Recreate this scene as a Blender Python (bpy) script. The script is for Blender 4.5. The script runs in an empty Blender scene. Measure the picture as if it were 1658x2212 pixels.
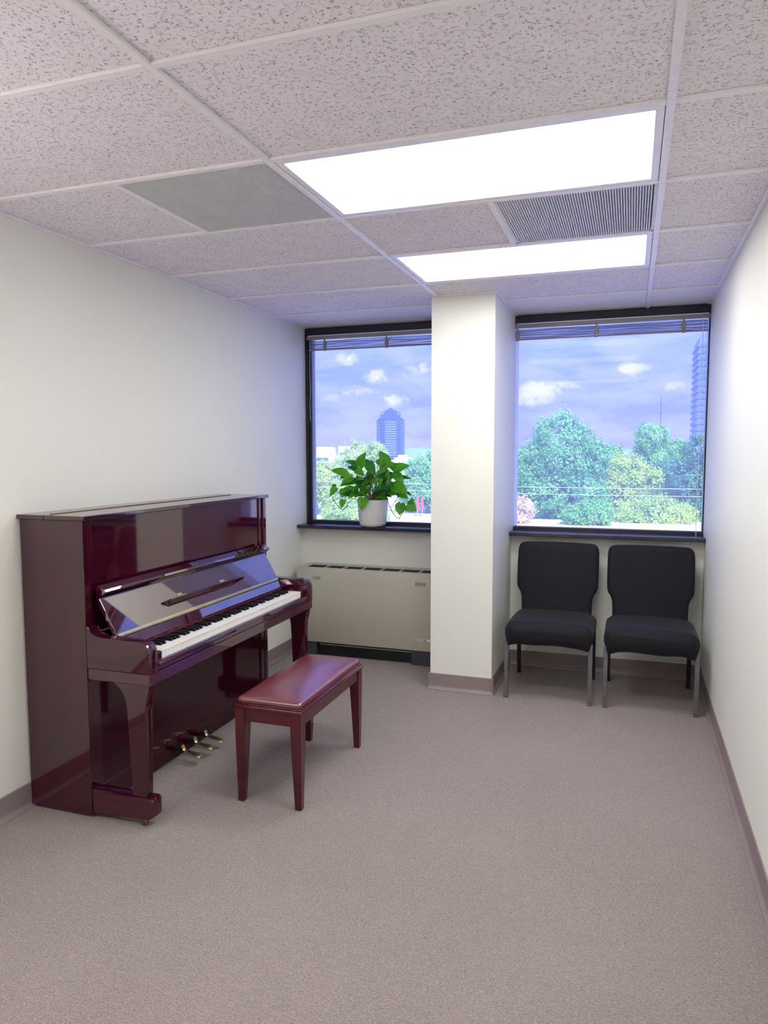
import bpy, bmesh, math, random
import numpy as np
from mathutils import Vector, Matrix

# ------------------------------------------------------------------ camera, sky, sun, exposure
SC = bpy.context.scene
COL = SC.collection
IMG_W, IMG_H = 1658, 2212
FOCAL_PX = 1560.4
PITCH, YAW, ROLL = 0.0831, 0.3289, -0.0017
CAM = Vector((1.141, -2.180, 1.509))


def make_camera():
    cd = bpy.data.cameras.new('camera')
    ob = bpy.data.objects.new('camera', cd)
    COL.objects.link(ob)
    cy, sy, cp, sp = math.cos(YAW), math.sin(YAW), math.cos(PITCH), math.sin(PITCH)
    fwd = Vector((-sy * cp, cy * cp, -sp))
    right = Vector((cy, sy, 0))
    up = right.cross(fwd)
    c, s = math.cos(ROLL), math.sin(ROLL)
    r2, u2 = right * c + up * s, up * c - right * s
    m = Matrix((r2, u2, -fwd)).transposed().to_4x4()
    m.translation = CAM
    ob.matrix_world = m
    cd.sensor_fit = 'HORIZONTAL'
    cd.sensor_width = 36.0
    cd.lens = FOCAL_PX / IMG_W * 36.0
    cd.clip_start, cd.clip_end = 0.02, 5000
    SC.camera = ob


make_camera()

SC.view_settings.view_transform = 'Standard'
SC.view_settings.look = 'None'
SC.view_settings.gamma = 1.0
SC.view_settings.use_curve_mapping = False
SC.view_settings.exposure = 0.0
SC.cycles.max_bounces = 7
SC.cycles.diffuse_bounces = 4
SC.cycles.glossy_bounces = 4
SC.cycles.transmission_bounces = 6
SC.cycles.transparent_max_bounces = 10
SC.cycles.use_adaptive_sampling = True
SC.cycles.adaptive_threshold = 0.08
SC.cycles.caustics_reflective = False
SC.cycles.caustics_refractive = False
SC.cycles.sample_clamp_indirect = 4.0

PANEL_STRENGTH = 12.0      # fluorescent panels
GLOBE_STRENGTH = 24.0     # assumed standing lamp, out of view by the entrance
SKY_STRENGTH = 2.2
SUN_STRENGTH = 8.0


def lin(r, g, b, a=1.0):
    f = lambda c: c / 12.92 if c <= 0.04045 else ((c + 0.055) / 1.055) ** 2.4
    return (f(r / 255), f(g / 255), f(b / 255), a)


class NT:
    """tiny node tree writer"""
    def __init__(self, tree):
        self.t = tree
        tree.nodes.clear()

    def n(self, kind, **kw):
        nd = self.t.nodes.new(kind)
        for k, v in kw.items():
            if k.startswith('i_'):
                key = k[2:]
                key = int(key) if key.isdigit() else key
                nd.inputs[key].default_value = v
            else:
                setattr(nd, k, v)
        return nd

    def l(self, a, b):
        self.t.links.new(a, b)
        return self

    def math(self, op, a, b=None, c=None, clamp=False):
        nd = self.n('ShaderNodeMath', operation=op, use_clamp=clamp)
        for i, v in enumerate((a, b, c)):
            if v is None:
                continue
            if isinstance(v, (int, float)):
                nd.inputs[i].default_value = v
            else:
                self.l(v, nd.inputs[i])
        return nd.outputs[0]

    def mixc(self, fac, a, b, blend='MIX'):
        nd = self.n('ShaderNodeMix', data_type='RGBA', blend_type=blend)
        for sock, v in ((nd.inputs[0], fac), (nd.inputs[6], a), (nd.inputs[7], b)):
            if isinstance(v, (int, float)):
                sock.default_value = v
            elif isinstance(v, tuple):
                sock.default_value = v
            else:
                self.l(v, sock)
        return nd.outputs[2]

    def ramp(self, fac, stops, interp='LINEAR'):
        nd = self.n('ShaderNodeValToRGB')
        nd.color_ramp.interpolation = interp
        el = nd.color_ramp.elements
        while len(el) < len(stops):
            el.new(0.5)
        for e, (p, c) in zip(el, stops):
            e.position = p
            e.color = c if isinstance(c, tuple) else (c, c, c, 1)
        self.l(fac, nd.inputs[0])
        return nd.outputs[0]

    def mapping(self, vec, scale=(1, 1, 1), loc=(0, 0, 0), rot=(0, 0, 0)):
        nd = self.n('ShaderNodeMapping')
        nd.inputs['Scale'].default_value = scale
        nd.inputs['Location'].default_value = loc
        nd.inputs['Rotation'].default_value = rot
        self.l(vec, nd.inputs['Vector'])
        return nd.outputs[0]

    def noise(self, vec, scale, detail=2.0, rough=0.5, dist=0.0):
        nd = self.n('ShaderNodeTexNoise')
        nd.inputs['Scale'].default_value = scale
        nd.inputs['Detail'].default_value = detail
        nd.inputs['Roughness'].default_value = rough
        nd.inputs['Distortion'].default_value = dist
        self.l(vec, nd.inputs['Vector'])
        return nd.outputs['Fac']


def make_world():
    w = bpy.data.worlds.new('sky')
    SC.world = w
    w.use_nodes = True
    t = NT(w.node_tree)
    out = t.n('ShaderNodeOutputWorld')
    bg = t.n('ShaderNodeBackground')
    bg.inputs['Strength'].default_value = SKY_STRENGTH
    t.l(bg.outputs[0], out.inputs[0])
    tc = t.n('ShaderNodeTexCoord')
    d = tc.outputs['Generated']
    sep = t.n('ShaderNodeSeparateXYZ')
    t.l(d, sep.inputs[0])
    # lavender near the horizon to clearer blue higher up, the same all round
    base = t.ramp(sep.outputs[2], [(0.0, (0.25, 0.25, 0.82, 1)), (0.06, (0.195, 0.235, 0.84, 1)), (0.16, (0.165, 0.26, 0.87, 1)), (1.0, (0.13, 0.27, 0.85, 1))])
    # soft streaky cloud layer
    v1 = t.mapping(d, (1.0, 1.0, 3.4), (0.3, 0.1, 0.05))
    n1 = t.noise(v1, 11.0, 5.0, 0.55, 0.3)
    c1 = t.ramp(n1, [(0.36, 0.0), (0.56, 0.8), (0.7, 1.0)])
    col = t.mixc(t.math('MULTIPLY', c1, 0.7), base, (0.365, 0.395, 0.86, 1))
    # puffy cumulus, each at its own bearing and height
    nz = t.noise(t.mapping(d, (1, 1, 1.3), (1.7, 0.4, 0)), 55.0, 6.0, 0.65, 0.4)
    ysafe = t.math('MAXIMUM', sep.outputs[1], 0.02)
    u = t.math('DIVIDE', sep.outputs[0], ysafe)
    v = t.math('DIVIDE', sep.outputs[2], ysafe)
    total = None
    for (u0, v0, ru, rv, amp) in [(-0.123, 0.082, 0.042, 0.017, 1.25), (-0.132, 0.071, 0.05, 0.017, 0.8), (-0.082, 0.089, 0.026, 0.009, 1.0),
                                  (-0.003, 0.107, 0.030, 0.011, 1.3), (-0.006, 0.099, 0.022, 0.010, 0.55), (0.045, 0.083, 0.022, 0.010, 0.85),
                                  (-0.355, 0.108, 0.028, 0.016, 0.95), (-0.398, 0.138, 0.034, 0.015, 0.85), (-0.292, 0.117, 0.034, 0.014, 0.85),
                                  (-0.325, 0.073, 0.026, 0.015, 1.0), (-0.41, 0.085, 0.06, 0.018, 0.5), (-0.375, 0.09, 0.04, 0.014, 0.5)]:
        a = t.math('DIVIDE', t.math('SUBTRACT', u, u0), ru)
        b = t.math('DIVIDE', t.math('SUBTRACT', v, v0), rv)
        r2 = t.math('ADD', t.math('MULTIPLY', a, a), t.math('MULTIPLY', b, b))
        g = t.math('MULTIPLY', t.math('SUBTRACT', 1.0, r2, clamp=True), amp)
        total = g if total is None else t.math('MAXIMUM', total, g)
    edge = t.math('MULTIPLY', t.math('SUBTRACT', nz, 0.5), 2.6)
    puff = t.math('ADD', t.math('SUBTRACT', total, 0.42), t.math('MULTIPLY', edge, t.math('MINIMUM', t.math('MULTIPLY', total, 3.0), 1.0)))
    puff = t.math('MULTIPLY', puff, 1.25, clamp=True)
    col = t.mixc(puff, col, (0.54, 0.54, 0.68, 1))
    t.l(col, bg.inputs['Color'])
    w.cycles.sampling_method = 'AUTOMATIC'


make_world()


def make_sun():
    ld = bpy.data.lights.new('sun', 'SUN')
    ld.energy = SUN_STRENGTH
    ld.angle = math.radians(0.6)
    ld.color = (1.0, 0.95, 0.86)
    ob = bpy.data.objects.new('sun', ld)
    COL.objects.link(ob)
    # high in the sky behind the building, so no beam enters through the windows
    ob.rotation_euler = Vector((-0.30, 0.62, -0.72)).to_track_quat('-Z', 'Y').to_euler()
    ob.location = (0, 0, 60)


make_sun()

# ------------------------------------------------------------------ room measures (metres)
XL, XR = -1.255, 1.602
YB, YWALL, YFR, YGL = -3.30, 2.89, 2.965, 3.0
CEIL = 2.454
TW, TH = 1.2192, 0.6096
PXL, PXR, PYF = -0.037, 0.3545, 2.182
SILL_Z = 0.957
GROUND_Z = -9.0


def portal(name, x0, x1, z0, z1):
    ld = bpy.data.lights.new(name, 'AREA')
    ld.shape = 'RECTANGLE'
    ld.size, ld.size_y = x1 - x0, z1 - z0
    ld.cycles.is_portal = True
    ob = bpy.data.objects.new(name, ld)
    COL.objects.link(ob)
    ob.location = ((x0 + x1) / 2, YGL + 0.06, (z0 + z1) / 2)
    ob.rotation_euler = (math.radians(-90), 0, 0)


portal('window_portal', XL + 0.03, PXL, 0.98, 2.39)
portal('window_portal', PXR, XR, 0.98, 2.39)

# ------------------------------------------------------------------ helpers


def tag(o, label=None, cat=None, group=None, kind=None):
    for k, v in (('label', label), ('category', cat), ('group', group), ('kind', kind)):
        if v:
            o[k] = v
    return o


def thing(name, label, cat, loc=(0, 0, 0), rz=0.0, group=None):
    o = bpy.data.objects.new(name, None)
    o.empty_display_size = 0.1
    COL.objects.link(o)
    o.location = loc
    o.rotation_euler = (0, 0, rz)
    return tag(o, label, cat, group)


def wloc(o):
    v = Vector((0, 0, 0))
    while o is not None:
        v = v + o.location
        o = o.parent
    return v


def obj(name, bm, mat, parent=None, smooth=False, local=False, angle=35):
    """link a bmesh as ONE mesh object; geometry is given in world coordinates unless local"""
    me = bpy.data.meshes.new(name)
    if parent is not None and not local:
        bmesh.ops.translate(bm, verts=bm.verts, vec=-wloc(parent))
    bmesh.ops.recalc_face_normals(bm, faces=bm.faces)
    bm.to_mesh(me)
    bm.free()
    o = bpy.data.objects.new(name, me)
    COL.objects.link(o)
    if parent is not None:
        o.parent = parent
    if mat is not None:
        me.materials.append(mat)
    if smooth:
        me.polygons.foreach_set('use_smooth', [True] * len(me.polygons))
        if angle < 180:
            me.set_sharp_from_angle(angle=math.radians(angle))
    return o


def bx(x0, x1, y0, y1, z0, z1, bevel=0.0, seg=2, bm=None):
    bm = bm or bmesh.new()
    r = bmesh.ops.create_cube(bm, size=1.0)
    vs = r['verts']
    for v in vs:
        v.co = Vector((x0 + (v.co.x + .5) * (x1 - x0), y0 + (v.co.y + .5) * (y1 - y0), z0 + (v.co.z + .5) * (z1 - z0)))
    if bevel > 0:
        es = list({e for v in vs for e in v.link_edges})
        bmesh.ops.bevel(bm, geom=es, offset=bevel, segments=seg, affect='EDGES', profile=0.5)
    return bm


def prism(pts, axis, a, b, bevel=0.0, seg=2, bm=None):
    """polygon pts extruded along axis: 'y' -> pts are (x,z); 'x' -> (y,z); 'z' -> (x,y)"""
    bm = bm or bmesh.new()

    def mk(p, t):
        if axis == 'y':
            return (p[0], t, p[1])
        if axis == 'x':
            return (t, p[0], p[1])
        return (p[0], p[1], t)
    lo = [bm.verts.new(mk(p, a)) for p in pts]
    hi = [bm.verts.new(mk(p, b)) for p in pts]
    n = len(pts)
    caps = [bm.faces.new(lo), bm.faces.new(hi)]
    for i in range(n):
        bm.faces.new((lo[i], lo[(i + 1) % n], hi[(i + 1) % n], hi[i]))
    if bevel > 0:
        es = list({e for f in caps for e in f.edges})
        bmesh.ops.bevel(bm, geom=es, offset=bevel, segments=seg, affect='EDGES', profile=0.5)
    return bm


def lathe(prof, seg=32, bm=None, center=(0, 0, 0)):
    bm = bm or bmesh.new()
    rings = []
    for (r, z) in prof:
        if r < 1e-6:
            rings.append([bm.verts.new((center[0], center[1], center[2] + z))])
        else:
            rings.append([bm.verts.new((center[0] + r * math.cos(2 * math.pi * i / seg), center[1] + r * math.sin(2 * math.pi * i / seg), center[2] + z)) for i in range(seg)])
    for A, B in zip(rings, rings[1:]):
        for i in range(seg):
            j = (i + 1) % seg
            if len(A) == 1 and len(B) == 1:
                continue
            if len(A) == 1:
                bm.faces.new((A[0], B[i], B[j]))
            elif len(B) == 1:
                bm.faces.new((A[i], A[j], B[0]))
            else:
                bm.faces.new((A[i], A[j], B[j], B[i]))
    return bm


def tube(path, radius, seg=6, bm=None, caps=True):
    bm = bm or bmesh.new()
    pts = [Vector(p) for p in path]
    n = len(pts)
    rad = radius if isinstance(radius, (list, tuple)) else [radius] * n
    rings = []
    ref = None
    for i, p in enumerate(pts):
        t = (pts[min(i + 1, n - 1)] - pts[max(i - 1, 0)]).normalized()
        if ref is None:
            ref = Vector((0, 0, 1)) if abs(t.z) < 0.9 else Vector((1, 0, 0))
        a = t.cross(ref).normalized()
        b = a.cross(t).normalized()
        ref = b
        rings.append([bm.verts.new(p + (a * math.cos(2 * math.pi * k / seg) + b * math.sin(2 * math.pi * k / seg)) * rad[i]) for k in range(seg)])
    for A, B in zip(rings, rings[1:]):
        for k in range(seg):
            bm.faces.new((A[k], A[(k + 1) % seg], B[(k + 1) % seg], B[k]))
    if caps:
        bm.faces.new(rings[0])
        bm.faces.new(rings[-1])
    return bm


def rbox(c, h, r, n=8, fn=None, bm=None):
    """rounded box: centre c, half sizes h, corner radius r, optional vertex displacement fn(p, unit) -> p"""
    bm = bm or bmesh.new()
    b2 = bmesh.new()
    bmesh.ops.create_cube(b2, size=2.0)
    bmesh.ops.subdivide_edges(b2, edges=b2.edges, cuts=n, use_grid_fill=True)
    c = Vector(c)
    h = Vector(h)
    vm = {}
    for v in b2.verts:
        u = v.co.copy()
        # push the grid towards the corners so that the rounding gets rows of its own
        q = Vector([math.copysign(abs(t) ** 0.6, t) if t else 0.0 for t in u])
        p = Vector((q.x * h.x, q.y * h.y, q.z * h.z))
        core = Vector([max(-h[i] + r, min(h[i] - r, p[i])) for i in range(3)])
        d = p - core
        if d.length > 1e-9:
            p = core + d.normalized() * r
        p = p + c
        if fn:
            p = fn(p, q)
        vm[v] = bm.verts.new(p)
    for f in b2.faces:
        bm.faces.new([vm[v] for v in f.verts])
    b2.free()
    return bm


def share(src, name, parent, loc):
    """another object on the same mesh data"""
    o = bpy.data.objects.new(name, src.data)
    COL.objects.link(o)
    o.parent = parent
    o.location = loc
    return o


# ------------------------------------------------------------------ materials


def pmat(name, color, rough=0.5, metal=0.0, ior=1.5, spec=None, build=None, coat=0.0, sheen=0.0):
    m = bpy.data.materials.new(name)
    m.use_nodes = True
    t = NT(m.node_tree)
    out = t.n('ShaderNodeOutputMaterial')
    p = t.n('ShaderNodeBsdfPrincipled')
    p.inputs['Base Color'].default_value = color
    p.inputs['Roughness'].default_value = rough
    p.inputs['Metallic'].default_value = metal
    p.inputs['IOR'].default_value = ior
    p.inputs['Coat Weight'].default_value = coat
    p.inputs['Sheen Weight'].default_value = sheen
    if spec is not None:
        p.inputs['Specular IOR Level'].default_value = spec
    t.l(p.outputs[0], out.inputs[0])
    if build:
        tc = t.n('ShaderNodeTexCoord')
        build(t, p, tc)
    return m


def bump(t, p, height, dist=0.002, strength=1.0):
    b = t.n('ShaderNodeBump')
    b.inputs['Distance'].default_value = dist
    b.inputs['Strength'].default_value = strength
    t.l(height, b.inputs['Height'])
    t.l(b.outputs[0], p.inputs['Normal'])


M = {}


def b_wall(t, p, tc):
    n = t.noise(tc.outputs['Object'], 1.1, 3)
    c = t.ramp(n, [(0.3, (0.81, 0.81, 0.755, 1)), (0.7, (0.84, 0.84, 0.79, 1))])
    t.l(c, p.inputs['Base Color'])
    bump(t, p, t.noise(tc.outputs['Object'], 220, 3), 0.0006, 0.5)


M['wall'] = pmat('wall_paint', (0.8, 0.79, 0.7, 1), 0.55, spec=0.3, build=b_wall)


def b_carpet(t, p, tc):
    v = tc.outputs['Object']
    fine = t.noise(t.mapping(v, (1.0, 2.2, 1)), 120, 4, 0.75)
    mid = t.noise(t.mapping(v, (0.5, 1.6, 1), rot=(0, 0, 0.06)), 62, 3, 0.7, 1.4)
    big = t.noise(v, 1.6, 3)
    a = t.ramp(fine, [(0.36, lin(92, 82, 82)), (0.5, lin(150, 138, 136)), (0.64, lin(200, 188, 184))])
    b = t.ramp(mid, [(0.34, lin(112, 101, 100)), (0.66, lin(184, 171, 167))])
    c = t.mixc(0.32, a, b)
    c = t.mixc(0.3, t.mixc(0.08, c, (0.03, 0.02, 0.02, 1)), t.ramp(big, [(0.3, lin(142, 130, 129)), (0.7, lin(160, 149, 147))]))
    t.l(c, p.inputs['Base Color'])
    bump(t, p, t.math('ADD', fine, t.math('MULTIPLY', mid, 0.8)), 0.005, 0.8)


M['carpet'] = pmat('carpet', lin(160, 145, 140), 0.95, spec=0.1, build=b_carpet, sheen=0.15)


def b_tile(t, p, tc):
    v = tc.outputs['Object']
    v = t.mapping(v, (1, 1, 0.05))
    # worm-like fissures: thin ridges of a noise, broken up by a second one
    r1 = t.noise(t.mapping(v, (0.85, 1.25, 1)), 66, 2.0, 0.5, 1.2)
    ridge = t.math('ABSOLUTE', t.math('SUBTRACT', r1, 0.5))
    line = t.math('SUBTRACT', 1.0, t.math('MULTIPLY', ridge, 26.0), clamp=True)
    gate = t.ramp(t.noise(t.mapping(v, (1, 1, 1), (3.1, 1.2, 0)), 75, 2.0), [(0.50, 0.0), (0.56, 1.0)])
    worm = t.math('MULTIPLY', line, gate)
    # round pin holes
    vo = t.n('ShaderNodeTexVoronoi', feature='F1')
    vo.inputs['Scale'].default_value = 74
    t.l(v, vo.inputs['Vector'])
    sepc = t.n('ShaderNodeSeparateColor')
    t.l(vo.outputs['Color'], sepc.inputs[0])
    size = t.math('MULTIPLY', t.math('SUBTRACT', sepc.outputs[0], 0.45, clamp=True), 0.46)
    hole = t.math('MULTIPLY', t.math('SUBTRACT', size, vo.outputs['Distance']), 14.0, clamp=True)
    pit = t.math('MAXIMUM', worm, hole)
    soft = t.noise(v, 9, 3)
    base = t.ramp(soft, [(0.3, lin(238, 233, 240)), (0.7, lin(245, 240, 247))])
    c = t.mixc(t.math('MULTIPLY', pit, 0.8), base, lin(112, 102, 118))
    t.l(c, p.inputs['Base Color'])
    bump(t, p, t.math('ADD', t.math('MULTIPLY', pit, -1.0), t.math('MULTIPLY', t.noise(v, 300, 2), 0.15)), 0.0025, 0.7)


M['tile'] = pmat('fissured_ceiling_tile', lin(220, 210, 210), 0.9, spec=0.15, build=b_tile)


def b_soffit(stain):
    def f(t, p, tc):
        v = tc.outputs['Object']
        n = t.noise(v, 120, 2)
        c0 = t.ramp(n, [(0.3, lin(240, 236, 238)), (0.7, lin(246, 242, 244))])
        if stain:                                   # old water ring next to the column
            sep = t.n('ShaderNodeSeparateXYZ')
            t.l(v, sep.inputs[0])
            dx = t.math('DIVIDE', t.math('SUBTRACT', sep.outputs[0], 0.60), 0.27)
            dy = t.math('DIVIDE', t.math('SUBTRACT', sep.outputs[1], 0.26), 0.20)
            rr = t.math('ADD', t.math('MULTIPLY', dx, dx), t.math('MULTIPLY', dy, dy))
            fac = t.ramp(rr, [(0.0, 0.30), (0.86, 0.36), (0.96, 0.62), (1.0, 0.0)])
            c0 = t.mixc(fac, c0, lin(176, 160, 156))
        t.l(c0, p.inputs['Base Color'])
        bump(t, p, n, 0.001, 0.4)
    return f


M['soffit'] = pmat('smooth_ceiling_board', lin(226, 218, 218), 0.85, spec=0.15, build=b_soffit(False))
M['soffit_stained'] = pmat('water_marked_ceiling_board', lin(226, 218, 218), 0.85, spec=0.15, build=b_soffit(True))


def b_grid(t, p, tc):
    n = t.noise(tc.outputs['Object'], 30, 3)
    t.l(t.ramp(n, [(0.3, lin(240, 238, 242)), (0.7, lin(247, 245, 248))]), p.inputs['Base Color'])


M['grid'] = pmat('ceiling_grid_metal', lin(228, 225, 228), 0.35, build=b_grid)
M['lampmetal'] = pmat('lamp_frame_metal', lin(225, 226, 232), 0.3, build=b_grid)


def b_noisecol(c0, c1, scale, bumpd=0.0, bs=None, stretch=(1, 1, 1)):
    def f(t, p, tc):
        v = t.mapping(tc.outputs['Object'], stretch)
        n = t.noise(v, scale, 4, 0.55)
        t.l(t.ramp(n, [(0.3, c0), (0.7, c1)]), p.inputs['Base Color'])
        if bumpd:
            bump(t, p, t.noise(v, bs or scale, 3), bumpd, 0.6)
    return f


M['vinyl'] = pmat('baseboard_vinyl', lin(140, 126, 128), 0.45, build=b_noisecol(lin(134, 120, 123), lin(146, 132, 133), 3))
M['deck'] = pmat('concrete', (0.4, 0.4, 0.4, 1), 0.9, build=b_noisecol((0.35, 0.35, 0.35, 1), (0.45, 0.45, 0.45, 1), 3))
M['frame'] = pmat('dark_bronze_window_frame', lin(26, 28, 38), 0.32, build=b_noisecol(lin(24, 26, 36), lin(32, 34, 44), 12))
M['sill'] = pmat('dark_window_sill', lin(40, 40, 52), 0.22, build=b_noisecol(lin(36, 36, 48), lin(46, 46, 58), 6))
M['gasket'] = pmat('grey_window_bead', lin(120, 126, 140), 0.35, build=b_noisecol(lin(112, 118, 132), lin(128, 134, 148), 6))
M['blind'] = pmat('blind_aluminium', lin(232, 233, 236), 0.3, build=b_noisecol(lin(228, 230, 234), lin(237, 238, 241), 5))
M['blindrail'] = pmat('blind_rail_taupe', lin(140, 133, 132), 0.45, build=b_noisecol(lin(134, 127, 126), lin(146, 139, 138), 9))
M['cord'] = pmat('blind_cord', lin(225, 225, 228), 0.6, build=b_noisecol(lin(218, 218, 222), lin(230, 230, 233), 40))
M['heater'] = pmat('heater_enamel', lin(186, 182, 168), 0.42, build=b_noisecol(lin(182, 178, 164), lin(190, 186, 172), 2.2))
M['heater_tab'] = pmat('heater_grey_tab', lin(150, 146, 136), 0.5, build=b_noisecol(lin(145, 141, 131), lin(155, 151, 141), 20))
M['black'] = pmat('black_metal', lin(22, 21, 24), 0.5, build=b_noisecol(lin(18, 17, 20), lin(27, 26, 29), 14))
M['slate'] = pmat('slate_plastic', lin(62, 62, 72), 0.5, build=b_noisecol(lin(58, 58, 68), lin(66, 66, 76), 10))
M['whiteplastic'] = pmat('white_plastic', lin(232, 231, 228), 0.35, build=b_noisecol(lin(228, 227, 224), lin(236, 235, 232), 6))
M['vent_grey'] = pmat('vent_grey_metal', lin(206, 207, 210), 0.45, build=b_noisecol(lin(202, 203, 206), lin(210, 211, 214), 8))
M['vent_white'] = pmat('vent_white_metal', lin(214, 214, 222), 0.4, build=b_noisecol(lin(208, 208, 216), lin(220, 220, 228), 8))
M['vent_dark'] = pmat('vent_plenum', lin(120, 118, 122), 0.8, build=b_noisecol(lin(112, 110, 114), lin(128, 126, 130), 4))


M['gunmetal'] = pmat('gunmetal_tube', lin(112, 112, 118), 0.38, metal=0.55, build=b_noisecol(lin(100, 100, 106), lin(122, 122, 128), 18))


def emit_mat():
    m = bpy.data.materials.new('lit_diffuser')
    m.use_nodes = True
    t = NT(m.node_tree)
    out = t.n('ShaderNodeOutputMaterial')
    e = t.n('ShaderNodeEmission')
    e.inputs['Color'].default_value = (1.0, 0.99, 0.955, 1)
    tc = t.n('ShaderNodeTexCoord')
    sep = t.n('ShaderNodeSeparateXYZ')
    t.l(tc.outputs['Object'], sep.inputs[0])
    # the tubes behind the prismatic sheet
    w = t.math('MULTIPLY', t.math('COSINE', t.math('MULTIPLY', sep.outputs[1], 2 * math.pi / 0.28)), 0.12)
    t.l(t.math('MULTIPLY', t.math('ADD', w, 1.0), PANEL_STRENGTH), e.inputs['Strength'])
    t.l(e.outputs[0], out.inputs[0])
    return m


M['lit'] = emit_mat()


def globe_mat():
    m = bpy.data.materials.new('assumed_lamp_globe')
    m.use_nodes = True
    t = NT(m.node_tree)
    out = t.n('ShaderNodeOutputMaterial')
    e = t.n('ShaderNodeEmission')
    e.inputs['Color'].default_value = (1.0, 0.86, 0.84, 1)
    e.inputs['Strength'].default_value = GLOBE_STRENGTH
    t.l(e.outputs[0], out.inputs[0])
    return m


M['globe'] = globe_mat()


def wood(name, dark, mid, rough, ior, axis, coat=0.0):
    st = {'x': (0.25, 3, 3), 'y': (3, 0.25, 3), 'z': (3, 3, 0.25)}[axis]

    def f(t, p, tc):
        v = t.mapping(tc.outputs['Object'], st)
        n = t.noise(v, 7, 5, 0.6, 0.8)
        g = t.noise(t.mapping(tc.outputs['Object'], tuple(a * (6 if a > 1 else 1) for a in st)), 9, 3, 0.6)
        c = t.ramp(n, [(0.28, dark), (0.72, mid)])
        c = t.mixc(t.math('MULTIPLY', g, 0.35), c, dark)
        t.l(c, p.inputs['Base Color'])
    return pmat(name, mid, rough, ior=ior, build=f, coat=coat)


PD, PM_ = (0.018, 0.0008, 0.0060, 1), (0.064, 0.0028, 0.0165, 1)
M['pwood_z'] = wood('mahogany_lacquer_upright', PD, PM_, 0.07, 1.72, 'z')
M['pwood_y'] = wood('mahogany_lacquer_long', PD, PM_, 0.045, 1.85, 'y')
M['pwood_x'] = wood('mahogany_lacquer_cross', PD, PM_, 0.07, 1.72, 'x')
M['pwood_f'] = wood('mahogany_high_gloss', PD, PM_, 0.03, 2.6, 'y')
M['pwood_l'] = wood('mahogany_lacquer_lower', PD, PM_, 0.06, 1.5, 'y')
BD, BM_ = (0.045, 0.0025, 0.009, 1), (0.105, 0.008, 0.018, 1)
M['bwood_y'] = wood('bench_mahogany_long', BD, BM_, 0.16, 1.6, 'y')
M['bwood_x'] = wood('bench_mahogany_cross', BD, BM_, 0.16, 1.6, 'x')
M['bwood_z'] = wood('bench_mahogany_upright', BD, BM_, 0.16, 1.6, 'z')
M['leather'] = pmat('oxblood_leather', lin(104, 36, 46), 0.24, ior=2.3, build=b_noisecol(lin(96, 32, 42), lin(112, 40, 50), 5, 0.0004, 260))
M['brass'] = pmat('brass', lin(206, 190, 140), 0.3, metal=1.0, build=b_noisecol(lin(196, 178, 126), lin(216, 202, 154), 30))
M['brass_old'] = pmat('aged_brass', lin(136, 112, 72), 0.4, metal=0.9, build=b_noisecol(lin(112, 92, 60), lin(152, 128, 84), 60))
M['ivory'] = pmat('white_key_plastic', lin(244, 243, 238), 0.18, build=b_noisecol(lin(241, 240, 235), lin(247, 246, 242), 3))
M['ebony'] = pmat('black_key_plastic', lin(16, 15, 17), 0.25, build=b_noisecol(lin(13, 12, 14), lin(19, 18, 20), 20))
M['felt'] = pmat('red_felt', lin(110, 20, 30), 0.95, build=b_noisecol(lin(100, 16, 26), lin(120, 24, 34), 90))


def b_fabric(t, p, tc):
    v = tc.outputs['Object']
    n = t.noise(v, 420, 2)
    t.l(t.ramp(n, [(0.3, lin(17, 16, 22)), (0.7, lin(26, 25, 33))]), p.inputs['Base Color'])
    bump(t, p, t.math('ADD', n, t.math('MULTIPLY', t.noise(v, 14, 2), 3.0)), 0.0008, 0.5)


M['fabric'] = pmat('black_stretch_fabric', lin(36, 34, 42), 0.68, spec=0.22, build=b_fabric, sheen=0.05)
M['pot'] = pmat('white_plastic_pot', lin(226, 225, 224), 0.38, build=b_noisecol(lin(222, 221, 220), lin(230, 229, 228), 4))
M['soil'] = pmat('potting_soil', lin(58, 42, 30), 0.95, build=b_noisecol(lin(44, 30, 20), lin(80, 60, 44), 80, 0.004, 90))


def leaf_mat(name, c0, c1, trans, rough=0.35, scale=8):
    m = bpy.data.materials.new(name)
    m.use_nodes = True
    t = NT(m.node_tree)
    out = t.n('ShaderNodeOutputMaterial')
    p = t.n('ShaderNodeBsdfPrincipled')
    p.inputs['Roughness'].default_value = rough
    tr = t.n('ShaderNodeBsdfTranslucent')
    mix = t.n('ShaderNodeMixShader')
    mix.inputs[0].default_value = trans
    tc = t.n('ShaderNodeTexCoord')
    n = t.noise(tc.outputs['Object'], scale, 3)
    c = t.ramp(n, [(0.32, c0), (0.68, c1)])
    t.l(c, p.inputs['Base Color'])
    t.l(c, tr.inputs['Color'])
    t.l(p.outputs[0], mix.inputs[1])
    t.l(tr.outputs[0], mix.inputs[2])
    t.l(mix.outputs[0], out.inputs[0])
    return m


M['leafA'] = leaf_mat('pothos_leaf_mid', lin(64, 150, 14), lin(108, 196, 34), 0.45)
M['leafB'] = leaf_mat('pothos_leaf_dark', lin(28, 106, 18), lin(56, 146, 28), 0.35)
M['leafC'] = leaf_mat('pothos_leaf_light', lin(96, 176, 40), lin(132, 204, 66), 0.5)
M['stem'] = pmat('pothos_stem', lin(112, 120, 52), 0.5, build=b_noisecol(lin(84, 92, 40), lin(136, 146, 66), 40))
M['vine'] = pmat('pothos_vine', lin(74, 72, 44), 0.55, build=b_noisecol(lin(60, 58, 36), lin(92, 92, 54), 40))


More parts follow.
